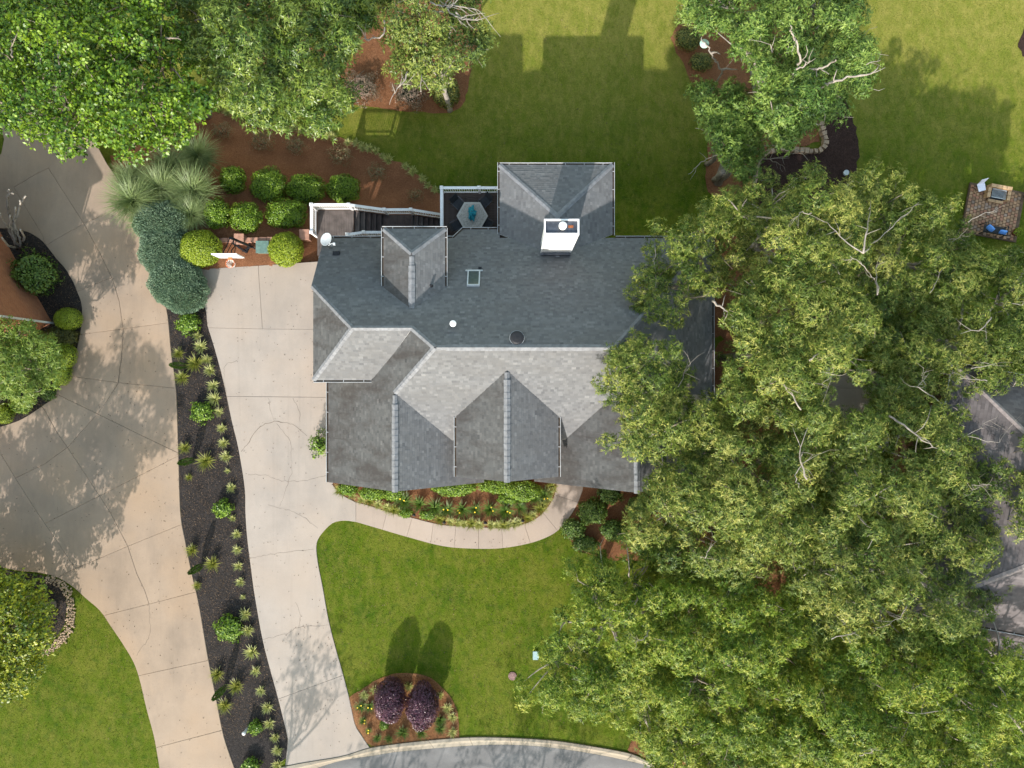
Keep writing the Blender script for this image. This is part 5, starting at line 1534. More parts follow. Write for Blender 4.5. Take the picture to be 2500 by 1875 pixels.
# back beds
bush('reddish_shrub', 'loose reddish grey shrub on the pine straw under the glossy oak', 882, 215, 44, 40, 1.1, L['redgrey'], 0.10, 0.045, 380, group='reddish shrubs on the back bed', rough=0.22, core=0.5)
bush('reddish_shrub', 'loose reddish grey shrub left of the round variegated shrub', 999, 228, 40, 38, 1.1, L['redgrey'], 0.10, 0.045, 380, group='reddish shrubs on the back bed', rough=0.22, core=0.5)
bush('variegated_shrub', 'round dark and yellow variegated shrub at the corner of the back bed', 1089, 226, 34, 37, 1.2, L['darkyel'], 0.10, 0.06, 650, rough=0.04)
bush('dark_shrub', 'dark round shrub in the top of the lawn tree bed', 1680, 95, 33, 28, 1.0, L['darkyel'], 0.09, 0.05, 700, group='dark shrubs in the lawn tree bed')
bush('dark_shrub', 'dark shrub half under the small tree in the lawn tree bed', 1712, 152, 28, 22, 0.9, L['darkyel'], 0.09, 0.05, 700, group='dark shrubs in the lawn tree bed')
for px, py, r, lb in ((543, 320, 26, 'thin reddish rose bush nearest the tall grass'), (641, 347, 30, 'thin reddish rose bush at the left of the mulch slope'), (724, 356, 26, 'thin rose bush in the middle of the mulch slope top'), (832, 380, 30, 'thin rose bush with russet leaves beside the border tufts'),
                      (921, 422, 26, 'small russet rose bush above the stairs'), (1014, 479, 20, 'dark bare rose bush close to the deck')):
    bush('rose_bush', lb, px, py, r, r * .85, 0.7, L['rose'], 0.075, 0.04, 260, group='rose bushes on the mulch slope', rough=0.25, core=0)
# brick house bed
bush('dark_green_shrub', 'leafy dark green shrub against the brick wall', 85, 668, 52, 52, 1.7, L['dark'], 0.16, 0.09, 230, rough=0.16)
bush('clipped_globe', 'smooth lime green clipped globe by the downspout', 167, 779, 34, 28, 1.0, L['globe'], 0.06, 0.035, 1500, rough=0.01)
bush('brown_hedge', 'dark olive hedge between the globe and the weeping tree', 148, 825, 44, 28, 0.8, L['hedge'], 0.08, 0.045, 900)
bush('clipped_globe', 'lime green clipped shrub right of the weeping tree', 158, 868, 30, 32, 1.0, L['globe'], 0.06, 0.035, 1300, rough=0.02)
bush('clipped_globe', 'lime green clipped shrub below right of the weeping tree', 150, 912, 26, 30, 0.9, L['globe'], 0.06, 0.035, 1200, rough=0.02)
bush('boxy_shrub', 'olive boxy clipped shrub below the weeping tree', 52, 990, 25, 20, 0.8, L['box'], 0.06, 0.035, 1200, rough=0.02)
bush('boxy_shrub', 'golden green clipped shrub at the left picture edge', 8, 1010, 26, 26, 0.9, L['globe'], 0.06, 0.035, 1200, rough=0.02)
bush('low_groundcover', 'low dark groundcover plant at the tip of the black bed', 118, 962, 20, 16, 0.4, L['dark'], 0.08, 0.045, 700)
# strip bed shrubs
gs = 'bright shrubs in the strip bed'
for px, py, r, h, lb in ((460, 790, 27, .8, 'bright green shrub just below the juniper hedge'), (493, 1006, 26, .7, 'bright green shrub in the strip bed level with the driveway crack'), (545, 1242, 23, .7, 'bright green shrub in the middle of the strip bed'),
                         (559, 1535, 32, .8, 'large bright green shrub in the lower strip bed'), (624, 1776, 17, .6, 'dark green shrub behind the white post'), (612, 1873, 22, .6, 'yellow green shrub at the bottom end of the strip bed')):
    bush('bright_shrub', lb, px, py, r, r * .95, h, L['box'], 0.12, 0.075, 420, group=gs, rough=0.2, core=.6)
# foundation planting
gf = 'low shrubs along the house front'
for px, py, rx, ry, h, lb in ((850, 1192, 24, 18, .6, 'dark green shrub at the garage corner of the front bed'), (912, 1204, 34, 17, .6, 'green shrub under the left gable front'), (962, 1206, 26, 17, .6, 'green shrub under the left gable ridge end'), (1108, 1190, 56, 22, .7, 'broad green shrub between the left and middle gables'),
                              (1215, 1185, 50, 20, .7, 'broad green shrub under the middle gable, left half'), (1275, 1198, 48, 28, .7, 'broad green shrub beside the walkway end'), (1240, 1218, 26, 14, .5, 'low green shrub behind the daylilies'),
                              (990, 1253, 18, 11, .35, 'small grass green mound at the walkway edge, left'), (1044, 1258, 20, 11, .35, 'small grass green mound between two path lights')):
    bush('front_shrub', lb, px, py, rx, ry, h, L['box'], 0.10, 0.06, 620, group=gf, rough=0.08)
bush('driveway_sapling', 'leafy sapling at the garage wall beside the driveway', 783, 1085, 24, 30, 1.2, L['box'], 0.14, 0.09, 200, rough=.3, core=.4)
gr = 'shrubs right of the walkway'
for px, py, rx, ry, h, m_, lb in ((1447, 1250, 36, 32, .9, 'dark', 'round green shrub right of the walkway bend'), (1400, 1292, 30, 26, .6, 'dark', 'dark low shrub at the outer walkway edge'), (1490, 1205, 30, 26, .9, 'dark', 'shaded shrub under the right gable front'), (1430, 1330, 34, 20, .5, 'dark', 'dark shrub above the bare soil line'),
                              (1500, 1295, 34, 26, .7, 'dark', 'dark shrub behind the round walkway shrub'), (1560, 1240, 30, 30, .8, 'dark', 'shaded shrub under the overhanging oak'), (1575, 1330, 40, 26, .6, 'dark', 'wide shaded shrub above the lawn patch'), (1650, 1300, 40, 30, .8, 'dark', 'deep shaded shrub under the oaks'),
                              (1640, 1215, 30, 26, .8, 'dark', 'shaded shrub close to the right gable corner')):
    bush('shade_shrub', lb, px, py, rx, ry, h, L[m_], 0.11, 0.065, 520, group=gr, rough=.12)
for px, py, rx, ry, lb in ((1630, 1845, 40, 30, 'bright lime shrub at the kerb under the front oaks'), (1690, 1830, 40, 34, 'lime green shrub farther from the kerb'), (1600, 1830, 26, 26, 'dark green shrub at the kerb bed tip'), (1730, 1865, 34, 26, 'lime green shrub at the bottom edge')):
    bush('kerb_shrub', lb, px, py, rx, ry, .9, L['globe' if 'lime' in lb else 'dark'], 0.1, 0.06, 600, group='shrubs by the kerb', rough=.12)
bush('small_boxwood', 'small bright boxwood between the purple shrubs and the street', 938, 1769, 12, 13, .45, L['box'], .06, .035, 1200)

# thin italian cypresses
def cypress(px, py, h, lb):
    b = G(px, py); t = empty('thin_cypress', b); tag(t, lb, 'cypress', 'thin cypresses in the strip bed')
    n = 900
    z = rng.random(n) ** .8; a = rng.uniform(0, 6.28, n)
    r = .17 * np.sin(np.pi * np.clip(z * .85 + .1, 0, 1)) ** .7 * rng.uniform(.5, 1.1, n)
    P = np.stack([r * np.cos(a), r * np.sin(a), z * h], 1)
    D = np.stack([np.cos(a) * .5, np.sin(a) * .5, np.ones(n)], 1)
    V, T = leaf_arrays(P, D, rdir(n), .13, .035, rng.normal(.35, .2, n), 0)
    leaf_obj('foliage', V, T, L['dark'], t)
    MB().tube([(0, 0, 0), (0, 0, h * .95)], [.025, .008], 6).build('trunk', M['barkdark'], t)
for a in ((455, 893, 1.8, 'thin dark cypress left of the upper golden tufts'), (474, 1122, 1.8, 'thin dark cypress above the middle golden tuft'), (494, 1380, 1.6, 'thin dark cypress at the left edge of the strip bed'), (552, 1674, 1.7, 'thin dark cypress between the lower golden tufts')): cypress(*a)

# ------------------------------------------------------------------ grasses and tufts
def blades_mesh(name, n, length, width, spread, mat, seed, droop=1.0, segs=4, base=0.06):
    r = np.random.default_rng(seed)
    V, T, Q = [], [], []
    a = r.uniform(0, 2 * np.pi, n); tilt = r.uniform(.12, 1.0, n) * spread
    ln = length * r.uniform(.6, 1.1, n); b0 = base * np.sqrt(r.random(n)); ba = r.uniform(0, 6.28, n)
    for i in range(n):
        dx, dy = math.cos(a[i]), math.sin(a[i])
        p = np.array([b0[i] * math.cos(ba[i]), b0[i] * math.sin(ba[i]), 0.0])
        th = tilt[i]; side = np.array([-dy, dx, 0]); tint = r.normal(.5, .2)
        k0 = len(V)
        for s in range(segs + 1):
            f = s / segs
            w = width * (1 - f ** 2.2) * .5 + .0008
            V += [p + side * w, p - side * w]; T += [tint + .25 * f - .15] * 2
            if s:
                k = k0 + 2 * s; Q.append((k - 2, k - 1, k + 1, k))
            th = tilt[i] + droop * f * f * (1.5 - .3 * tilt[i])
            p = p + np.array([dx * math.sin(th), dy * math.sin(th), math.cos(th)]) * ln[i] / segs
            p[2] = max(p[2], .01)
    return fast_mesh(name, np.array(V), np.array(Q), mat, np.clip(T, 0, 1))

lir = [blades_mesh('blades', 95, .50, .042, .95, L['liriope'], 40 + k, 1.0, 3) for k in range(4)]
tuf = [blades_mesh('blades', 130, .68, .036, .95, L['tuft'], 50 + k, .9, 3) for k in range(3)]
lil = [blades_mesh('blades', 120, .82, .045, .9, L['lily'], 60 + k, 1.0, 3) for k in range(3)]
flower_me = MB().lathe([(.005, 0), (.03, .02), (.042, .04), (.012, .03)], 8).mesh('flower', M['yellow'])
def tuft(name, px, py, s, meshes, label, cat, group, flowers=0):
    p = G(px, py, .025)
    s *= random.uniform(.82, 1.1)
    t = empty(name, p, random.uniform(0, 6.28)); tag(t, label, cat, group)
    link('blades', random.choice(meshes), t, scale=(s, s, s * random.uniform(.85, 1.1)))
    for _ in range(flowers):
        a = random.uniform(0, 6.28); r_ = random.uniform(.05, .28) * s
        link('flower', flower_me, t, loc=(r_ * math.cos(a), r_ * math.sin(a), .5 * s))
    return t
ORD = ['first', 'second', 'third', 'fourth', 'fifth', 'sixth', 'seventh', 'eighth', 'ninth', 'tenth', 'eleventh', 'twelfth', 'thirteenth', 'fourteenth', 'fifteenth', 'sixteenth', 'seventeenth', 'eighteenth', 'nineteenth', 'twentieth', 'twenty-first', 'twenty-second', 'twenty-third', 'twenty-fourth', 'twenty-fifth', 'twenty-sixth', 'twenty-seventh', 'twenty-eighth', 'twenty-ninth', 'thirtieth']
CNT = {}
def nth(key):
    CNT[key] = CNT.get(key, -1) + 1
    return ORD[min(CNT[key], 29)]
R2 = [(1285, 520), (1310, 590), (1350, 672), (1370, 740), (1390, 838), (1400, 925), (1425, 1010), (1445, 1115), (1458, 1210), (1470, 1297), (1477, 1390), (1503, 1497)]
R3 = [(1513, 38), (1540, 140), (1542, 240), (1550, 345), (1563, 448), (1577, 547), (1597, 655), (1613, 758), (1642, 897), (1663, 1023), (1695, 1150), (1738, 1255), (1753, 1360), (1788, 1450), (1800, 1535), (1800, 1625)]
small = {(1477, 1390): .6, (1513, 38): .6, (1577, 547): .55, (1642, 897): 1.25, (1400, 925): 1.2, (1310, 590): 1.15}
for q, oy in ((R2, 625), (R3, 1250)):
    for x, y in q: tuft('pale_grass_tuft', x / 2.652, oy + y / 2.652, small.get((x, y), 1.0), lir, 'pale variegated grass tuft by the driveway, %s below the juniper hedge' % nth('a'), 'grass tuft', 'pale tufts along the driveway')
for x, y, s, oy in ((1170, 635, .8, 625), (1280, 695, 1.15, 625), (1190, 790, 1.2, 625), (1208, 1240, .8, 625), (1345, 1325, 1.15, 625), (1230, 1432, .6, 625), (1255, 243, .8, 1250), (1387, 328, 1.05, 1250), (1283, 470, .6, 1250), (1418, 1040, 1.1, 1250), (1542, 1115, 1.2, 1250), (1465, 1240, 1.1, 1250)):
    tuft('golden_grass_tuft', x / 2.652, oy + y / 2.652, s, tuf, 'golden green grass tuft in the strip bed, %s below the juniper hedge' % nth('b'), 'grass tuft', 'golden tufts in the strip bed')
for x, y in ((988, 1221), (1026, 1228), (1063, 1237), (1092, 1242), (1129, 1241), (1161, 1240), (1197, 1241), (1235, 1245), (1270, 1238), (1306, 1212), (1330, 1206)):
    tuft('daylily', x, y, 1.0, lil, 'dark green daylily in the front bed, %s from the garage end' % nth('c'), 'daylily', 'daylilies along the house front', random.choice((0, 0, 1, 2)))
for x, y in ((835, 1196), (862, 1208), (885, 1218), (905, 1222), (925, 1230), (945, 1238), (962, 1243), (975, 1248), (1075, 1264), (1100, 1272), (1118, 1275), (1134, 1277), (1152, 1277), (1170, 1279), (1200, 1279), (1214, 1280), (1228, 1280), (1242, 1279), (1256, 1276), (1268, 1273), (1288, 1262), (1302, 1255), (1318, 1240), (1326, 1230), (1336, 1216), (1342, 1200), (1347, 1188)):
    tuft('border_tuft', x, y, .95, lir if random.random() < .5 else tuf, 'yellow green border tuft along the walkway, %s from the driveway' % nth('d'), 'grass tuft', 'border tufts along the walkway')
for x, y in ((891, 1694), (914, 1682), (998, 1672), (1093, 1726), (1105, 1747), (1106, 1784), (1075, 1694)):
    tuft('island_tuft', x, y, .85, lir, 'pale grass tuft on the island bed, %s counted from the upper left' % nth('e'), 'grass tuft', 'pale tufts on the island bed')
for x, y, s in ((883, 1722, .7), (889, 1756, .55), (901, 1781, .5), (904, 1720, .6), (923, 1798, .5), (950, 1801, .55), (985, 1784, .85), (1030, 1784, .65), (1075, 1753, .7), (1076, 1774, .65)):
    tuft('island_daylily', x, y, s, lil, 'green daylily on the island bed, %s counted from the left' % nth('f'), 'daylily', 'daylilies on the island bed', 2 if x < 910 else 0)
# border of tufts along the top of the mulch slope
bt = smoothline(bedE_top, 17)
for i, (x, y) in enumerate(bt):
    if (i % 8) == 7: continue
    tuft('slope_border_tuft', x + random.uniform(-3, 3), y + 4 + random.uniform(-3, 3), random.uniform(.8, 1.05), lir, 'pale green border tuft above the mulch slope, %s from the upper left' % nth('g'), 'grass tuft', 'border tufts along the mulch slope')
# big fountain grasses
big = [blades_mesh('blades', 900, 2.15, .026, .8, L['pampas'], 80 + k, 1.15, 6, .22) for k in range(3)]
for i, (x, y, s, lb) in enumerate(((470, 372, 1.0, 'tall fountain grass clump, topmost, beside the mulch slope'), (310, 425, .8, 'tall fountain grass clump under the maple edge at the driveway'), (385, 450, 1.0, 'tall fountain grass clump in the middle of the group'),
                                   (318, 480, 1.05, 'tall fountain grass clump leaning over the tan driveway'), (460, 460, 1.1, 'tall fountain grass clump nearest the clipped hollies'), (345, 530, .75, 'tall fountain grass clump touching the juniper hedge'), (400, 395, .8, 'tall fountain grass clump in maple shade'), (455, 510, .8, 'tall fountain grass clump below the holly nearest it'))):
    p = G(x + 26, y + 18); t = empty('fountain_grass', p, i * 1.3); tag(t, lb, 'ornamental grass', 'fountain grasses beside the tan driveway')
    link('blades', big[i % 3], t, scale=(s, s, s))

# ------------------------------------------------------------------ smaller things
# basketball hoop
hp = Vector((-15.1, 7.95, 0)); hp.z = float(terrain(hp.x, hp.y))
hoop = empty('basketball_hoop', hp); tag(hoop, 'basketball hoop with white backboard and orange rim at the driveway end', 'basketball hoop')
def hr(x, y, z): return (x - hp.x, y - hp.y, z - hp.z)
MB().bar(hr(-15.1, 7.95, hp.z), hr(-15.1, 7.85, 3.0), .11, .11).build('pole', M['black'], hoop)
for s in (-1, 1):
    MB().tube([hr(-15.1 + s * .06, 7.9, 3.0), hr(-15.1 + s * .22, 7.4, 3.05), hr(-15.1 + s * .2, 7.1, 3.45), hr(-15.1 + s * .24, 6.87, 3.5)], .03).build('support_arm', M['black'], hoop)
    MB().tube([hr(-15.1 + s * .06, 7.86, 2.5), hr(-15.1 + s * .24, 6.87, 3.15)], .022).build('support_arm', M['black'], hoop)
    MB().bar(hr(-15.1, 7.95, .1), hr(-15.1 + s * .55, 7.3 + .4, .06), .07, .07).build('base_leg', M['black'], hoop)
bb = MB().box(-15.75 - hp.x, -14.45 - hp.x, 6.80 - hp.y, 6.85 - hp.y, 2.9 - hp.z, 3.92 - hp.z).build('backboard', M['pvc'], hoop)
fr = MB()
for x in (-15.75, -14.45): fr.bar(hr(x, 6.815, 2.88), hr(x, 6.815, 3.94), .05, .06, up=(0, 1, 0))
for z in (2.9, 3.92): fr.bar(hr(-15.77, 6.815, z), hr(-14.43, 6.815, z), .06, .05)
fr.build('backboard_frame', M['whitecool'], bb)
rim = MB(); ring = [hr(-15.14 + .23 * math.cos(a), 6.47 + .23 * math.sin(a), 3.05) for a in np.linspace(0, 2 * math.pi, 25)]
rim.tube(ring, .014, 6, cap=False); rim.build('rim', M['orange'], hoop)
MB().box(-15.24 - hp.x, -15.04 - hp.x, 6.68 - hp.y, 6.80 - hp.y, 3.0 - hp.z, 3.08 - hp.z).build('rim_bracket', M['orange'], hoop)
net = MB()
for k in range(12):
    a0, a1 = 2 * math.pi * k / 12, 2 * math.pi * (k + 1) / 12
    for sgn in (0, 1):
        b0, b1 = (a0, a1) if sgn == 0 else (a1, a0)
        net.tube([hr(-15.14 + .22 * math.cos(b0), 6.47 + .22 * math.sin(b0), 3.04), hr(-15.14 + .16 * math.cos(b1), 6.47 + .16 * math.sin(b1), 2.8), hr(-15.14 + .12 * math.cos(b0), 6.47 + .12 * math.sin(b0), 2.62)], .009, 4)
net.build('net', M['white'], hoop)['kind'] = 'stuff'
# folded black frame lying on the straw
fp = G(598, 606); fr_ = empty('folding_stand', fp); tag(fr_, 'black folded metal frame lying on the straw beside the hoop', 'metal frame')
a_, b_, c_, d_ = [G(*q, .12) - fp for q in ((566, 592), (604, 618), (612, 592), (570, 590))]
for u, v in ((a_, b_), (b_, c_)): MB().bar(u, v, .09, .08).build('frame_bar', M['black'], fr_)
MB().bar(d_, G(587, 601, .2) - fp, .05, .05).build('frame_bar', M['black'], fr_)
# green lidded box
gp = G(647, 605); gb = empty('green_utility_box', gp); tag(gb, 'grey green lidded box left of the right globe shrub', 'box')
MB().box(-.34, .34, -.36, .28, 0, .42).build('body', M['green'], gb)
MB().box(-.37, .37, -.39, .31, .42, .47).build('lid', M['green'], gb)
# low block wall with piers behind the hoop
bw_ = empty('low_block_wall', G(600, 588)); tag(bw_, 'low wall of pinkish blocks between the hoop and the mulch slope', 'wall')
wo = bw_.location
xs = np.linspace(424, 735, 17)
for i in range(16):
    a, b = G(xs[i], 589), G(xs[i + 1], 588)
    m_ = (a + b) / 2; w2 = (b - a).length / 2 - .012
    MB().box(-w2, w2, -.13, .13, -.3, .22 + random.uniform(-.02, .02)).build('block', M['stonepink'], bw_, loc=(m_.x - wo.x, m_.y - wo.y, -wo.z), rot=(0, 0, random.uniform(-.02, .02)))
for px in (592, 757):
    a = G(px, 588 if px < 700 else 583)
    for k in range(3): MB().box(-.24, .24, -.26, .26, -.2 + k * .2, -.012 + k * .2).build('pier_block', M['stonepink'], bw_, loc=(a.x - wo.x, a.y - wo.y, -wo.z))
    MB().box(-.28, .28, -.3, .3, .4, .47).build('pier_cap', M['stonepink'], bw_, loc=(a.x - wo.x, a.y - wo.y, -wo.z))
# white post, path lights, covers
p = G(608, 1774); t = empty('white_post', p); tag(t, 'short white post with a cap in the lower strip bed', 'post')
MB().tube([(0, 0, 0), (0, 0, .74)], .075, 12).build('shaft', M['pvc'], t); MB().lathe([(.10, .74), (.11, .80), (.06, .86)], 14).build('cap', M['white'], t)
for px, py in ((1013, 1254), (1086, 1272), (1186, 1273), (1276, 1268)):
    p = G(px, py); t = empty('path_light', p); tag(t, 'small black path light at the walkway border, %s from the driveway' % nth('h'), 'path light', 'path lights along the walkway')
    MB().tube([(0, 0, 0), (0, 0, .42)], .022, 8).build('stake', M['black'], t); MB().lathe([(.10, .40), (.085, .45), (.02, .50)], 14).build('shade', M['black'], t)
p = G(1251, 1650); t = empty('valve_cover', p); tag(t, 'round pinkish cover set in the front lawn', 'cover')
MB().lathe([(.24, 0), (.24, .05), (.19, .055), (.18, .04)], 20).build('ring', M['pinkcap'], t); MB().lathe([(.175, .03), (.17, .05), (.05, .058)], 20).build('lid', M['pinkcap'], t)
p = G(1308, 1599); t = empty('lawn_utility_box', p); tag(t, 'small pale blue utility box on the front lawn by the oaks', 'utility box')
MB().box(-.15, .15, -.22, .22, 0, .10).build('body', M['pale'], t); MB().box(-.17, .17, -.24, .24, .10, .125).build('lid', M['pale'], t)
# pale green disc on a bare branch
zt = 3.0
a = W(1720, 106, zt); t = empty('disc_feeder', a); tag(t, 'pale green round disc on a bare white branch by the back bed', 'feeder')
MB().lathe([(.02, .0), (.24, -.05), (.25, -.02), (.12, .06), (.02, .10)], 20).build('disc', M['palegreen'], t)
bare_branch(t, a, [W(1713, 90, zt + .2), W(1724, 110, zt + .12), W(1740, 135, zt - .3), W(1752, 152, zt - .7), W(1763, 178, zt - 1.5), groundpt(W(1763, 178, zt - 1.5).x + .2, W(1763, 178, zt - 1.5).y)], .03, .06, name='branch', twigs=2)
# crape myrtle stump with cut limbs
cr = G(50, 600); t = empty('bare_crape_myrtle', cr); tag(t, 'bare grey multi stem crape myrtle with cut limbs near the brick wall', 'tree')
for k, pts in enumerate((([(50, 606), (48, 580), (35, 545), (37, 515), (38, 505)]), ([(46, 606), (36, 575), (34, 545), (48, 505), (55, 492), (63, 478)]), ([(40, 604), (30, 570), (24, 545), (25, 525)]), ([(45, 604), (22, 565), (5, 535), (0, 520)]), ([(50, 500), (49, 488)]), ([(34, 540), (20, 520), (18, 490), (24, 470), (22, 462)]), ([(42, 606), (20, 600), (5, 580)]), ([(24, 472), (32, 473)]), ([(55, 592), (58, 575), (50, 560)]))):
    n = len(pts)
    z0, z1 = (0, 3.2) if n > 2 else (3.0, 3.3)
    P_ = [W(x, y, z0 + (z1 - z0) * (i / (n - 1))) for i, (x, y) in enumerate(pts)]
    bare_branch(t, cr, P_, .075 if n > 2 else .05, .045, name='limb', twigs=0)
# stone edging between the two tree beds
ed = [(1998, 288), (2003, 310), (2010, 335), (2013, 352), (2005, 365), (1992, 371), (1965, 371), (1935, 368), (1905, 366), (1880, 370), (1862, 380), (1850, 395), (1844, 415), (1840, 450)]
eo = G(1994, 371); edg = empty('stone_edging', eo); tag(edg, 'low row of tan stones around the dark tree bed', 'edging')
line = resample([tuple(G(*q).xy) for q in smoothline(ed, 6)], 27)
for i in range(26):
    a, b = Vector(line[i]), Vector(line[i + 1]); d_ = b - a; m_ = (a + b) / 2
    l2 = d_.length / 2 - .015; w_ = random.uniform(.14, .19); hh = random.uniform(.26, .36)
    vs = []
    for z in (-.1, hh):
        k = 1 if z < 0 else .86
        for x, y in ((-l2, -w_), (l2, -w_), (l2, w_), (-l2, w_)): vs.append((x * k + random.uniform(-.03, .03), y * k + random.uniform(-.03, .03), z + random.uniform(-.03, .03)))
    MB().add(vs, [(3, 2, 1, 0), (4, 5, 6, 7), (0, 1, 5, 4), (1, 2, 6, 5), (2, 3, 7, 6), (3, 0, 4, 7)]).build('stone', M['stone'], edg, loc=(m_.x - eo.x, m_.y - eo.y, float(terrain(m_.x, m_.y)) - eo.z), rot=(0, 0, math.atan2(d_.y, d_.x)))
for px, py in ((2063, 422), (2060, 410)):
    pass
p = G(2062, 424); t = empty('garden_ornament', p); tag(t, 'small grey ornament on the dark mulch near the oak tips', 'ornament')
MB().lathe([(.10, 0), (.16, .05), (.10, .12), (.15, .22), (.17, .25), (.08, .24)], 14).build('bowl', M['pvc'], t); MB().lathe([(.14, 0), (.15, .03), (.05, .035)], 14).build('foot', M['stone'], t)
# pebble edging of the corner bed
po = G(150, 1416)
pv = MB()
icos = [(0, 0, 1), (.89, 0, .45), (.28, .85, .45), (-.72, .53, .45), (-.72, -.53, .45), (.28, -.85, .45), (.9, .0, -.3), (.28, .85, -.3), (-.72, .53, -.3), (-.72, -.53, -.3), (.28, -.85, -.3)]
icf = [(0, 1, 2), (0, 2, 3), (0, 3, 4), (0, 4, 5), (0, 5, 1)] + [(1 + k, 6 + k, 6 + (k + 1) % 5, 1 + (k + 1) % 5) for k in range(5)]
rk = smoothline([(118, 1404), (151, 1416), (177, 1446), (183, 1484), (181, 1529), (162, 1563), (132, 1589), (83, 1610), (30, 1625)], 3)
for q in rk:
    for f in (0.1, .35, .6, .85):
        c = np.array(q); tow = np.array([60, 1500]) - c; tow = tow / np.linalg.norm(tow)
        g = G(*(c + tow * (f * 19) + rng.normal(0, 2.0, 2))); s_ = random.uniform(.035, .085)
        rot = Matrix.Rotation(random.uniform(0, 6), 3, 'Z')
        pv.add([rot @ Vector((x * s_ * random.uniform(.8, 1.2), y * s_ * .8, z * s_ * .7)) + (g - po) + Vector((0, 0, .05)) for x, y, z in icos], icf)
o = pv.build('pebble_edging', M['pebble'], None, loc=po); tag(o, 'tan pebble edging around the dark bed under the lime green tree', 'pebbles', kind='stuff')

# ------------------------------------------------------------------ paver patio on the right lawn
pc = G(2420, 520, 0.16); rzp = math.radians(-10.5)
patio = empty('paver_patio', pc, rzp); tag(patio, 'small square tan paver patio on the right lawn', 'patio')
sc_ = (H - pc.z) / F
hw, hh = 66 * sc_, 60 * sc_
MB().box(-hw - .05, hw + .05, -hh - .05, hh + .05, -.1, .02).build('bedding', M['joint'], patio)
pm = MB()
pw = .215
nx_, ny_ = int(2 * hw / pw), int(2 * hh / pw)
for i in range(nx_):
    for j in range(ny_):
        x = -hw + pw * (i + .5); y = -hh + pw * (j + .5) + (pw / 2 if i % 2 else 0)
        if y > hh - pw * .4: continue
        w2, h2 = pw / 2 - .014, pw / 2 - .014
        z = .055 + random.uniform(-.006, .006)
        vs = [(x - w2, y - h2, .02), (x + w2, y - h2, .02), (x + w2, y + h2, .02), (x - w2, y + h2, .02), (x - w2 * .93, y - h2 * .93, z), (x + w2 * .93, y - h2 * .93, z), (x + w2 * .93, y + h2 * .93, z), (x - w2 * .93, y + h2 * .93, z)]
        pm.add(vs, [(4, 5, 6, 7), (0, 1, 5, 4), (1, 2, 6, 5), (2, 3, 7, 6), (3, 0, 4, 7)], random.choice((0, 0, 0, 1, 2)))
M['paver2'] = plain('reddish_paver', (0.29, 0.145, 0.09), 0.9, var=0.3, scale=2.0)
M['paver3'] = plain('greyish_paver', (0.25, 0.175, 0.13), 0.9, var=0.3, scale=2.0)
pm.build('pavers', [M['paver'], M['paver2'], M['paver3']], patio)['kind'] = 'stuff'
def onpatio(px, py, z=0.06):
    p = G(px, py); p.z = pc.z + z; return p
# block grill
gq = onpatio(2424, 480); grill = empty('block_grill', gq, rzp); tag(grill, 'low grill of tan blocks with a metal grate on the paver patio', 'grill')
for k in range(4): MB().box(-.62 + k * .33, -.31 + k * .33, .34, .54, 0, .45).build('block', M['block'], grill)
for s, y0 in ((-1, .06), (-1, -.26), (1, .06), (1, -.26)): MB().box(s * .62 - .1, s * .62 + .1, y0 - .02, y0 + .27, 0, .36).build('block', M['block'], grill)
for k in range(2): MB().box(-.48 + k * .49, -.01 + k * .49, -.46, -.30, 0, .12).build('block', M['block'], grill)
MB().box(-.46, .46, -.28, .32, .0, .03).build('ash_pan', M['black'], grill)
gt = MB()
for k in range(13): gt.bar((-.42 + k * .07, -.24, .33), (-.42 + k * .07, .28, .33), .016, .016)
for y in (-.24, .28): gt.bar((-.44, y, .33), (.44, y, .33), .03, .03)
gt.build('grate', M['pvc'], grill)
# seats with white printed fabric
for px, py, a, lb in ((2379, 464, .35, 'small white printed folding chair left of the block grill'), (2494, 487, -.3, 'small white printed folding chair at the right picture edge')):
    p = onpatio(px, py); t = empty('folding_chair', p, a); tag(t, lb, 'folding chair', 'white seats on the paver patio')
    MB().add([(-.24, -.22, .42), (.22, -.26, .40), (.27, .2, .45), (-.2, .25, .43), (-.24, -.22, .40), (.22, -.26, .38), (.27, .2, .43), (-.2, .25, .41)], [(0, 1, 2, 3), (7, 6, 5, 4), (0, 4, 5, 1), (1, 5, 6, 2), (2, 6, 7, 3), (3, 7, 4, 0)]).build('seat', M['print'], t)
    MB().add([(-.2, .22, .44), (.25, .2, .44), (.30, .34, .85), (-.12, .38, .82), (-.2, .245, .44), (.25, .225, .44), (.30, .365, .85), (-.12, .405, .82)], [(3, 2, 1, 0), (4, 5, 6, 7), (0, 1, 5, 4), (2, 3, 7, 6)]).build('backrest', M['print'], t)
    for s in (-1, 1): MB().tube([(s * .22, -.22, 0), (s * .22, .22, .42)], .014).build('leg', M['black'], t); MB().tube([(s * .22, .22, 0), (s * .22, -.22, .40)], .014).build('leg', M['black'], t)
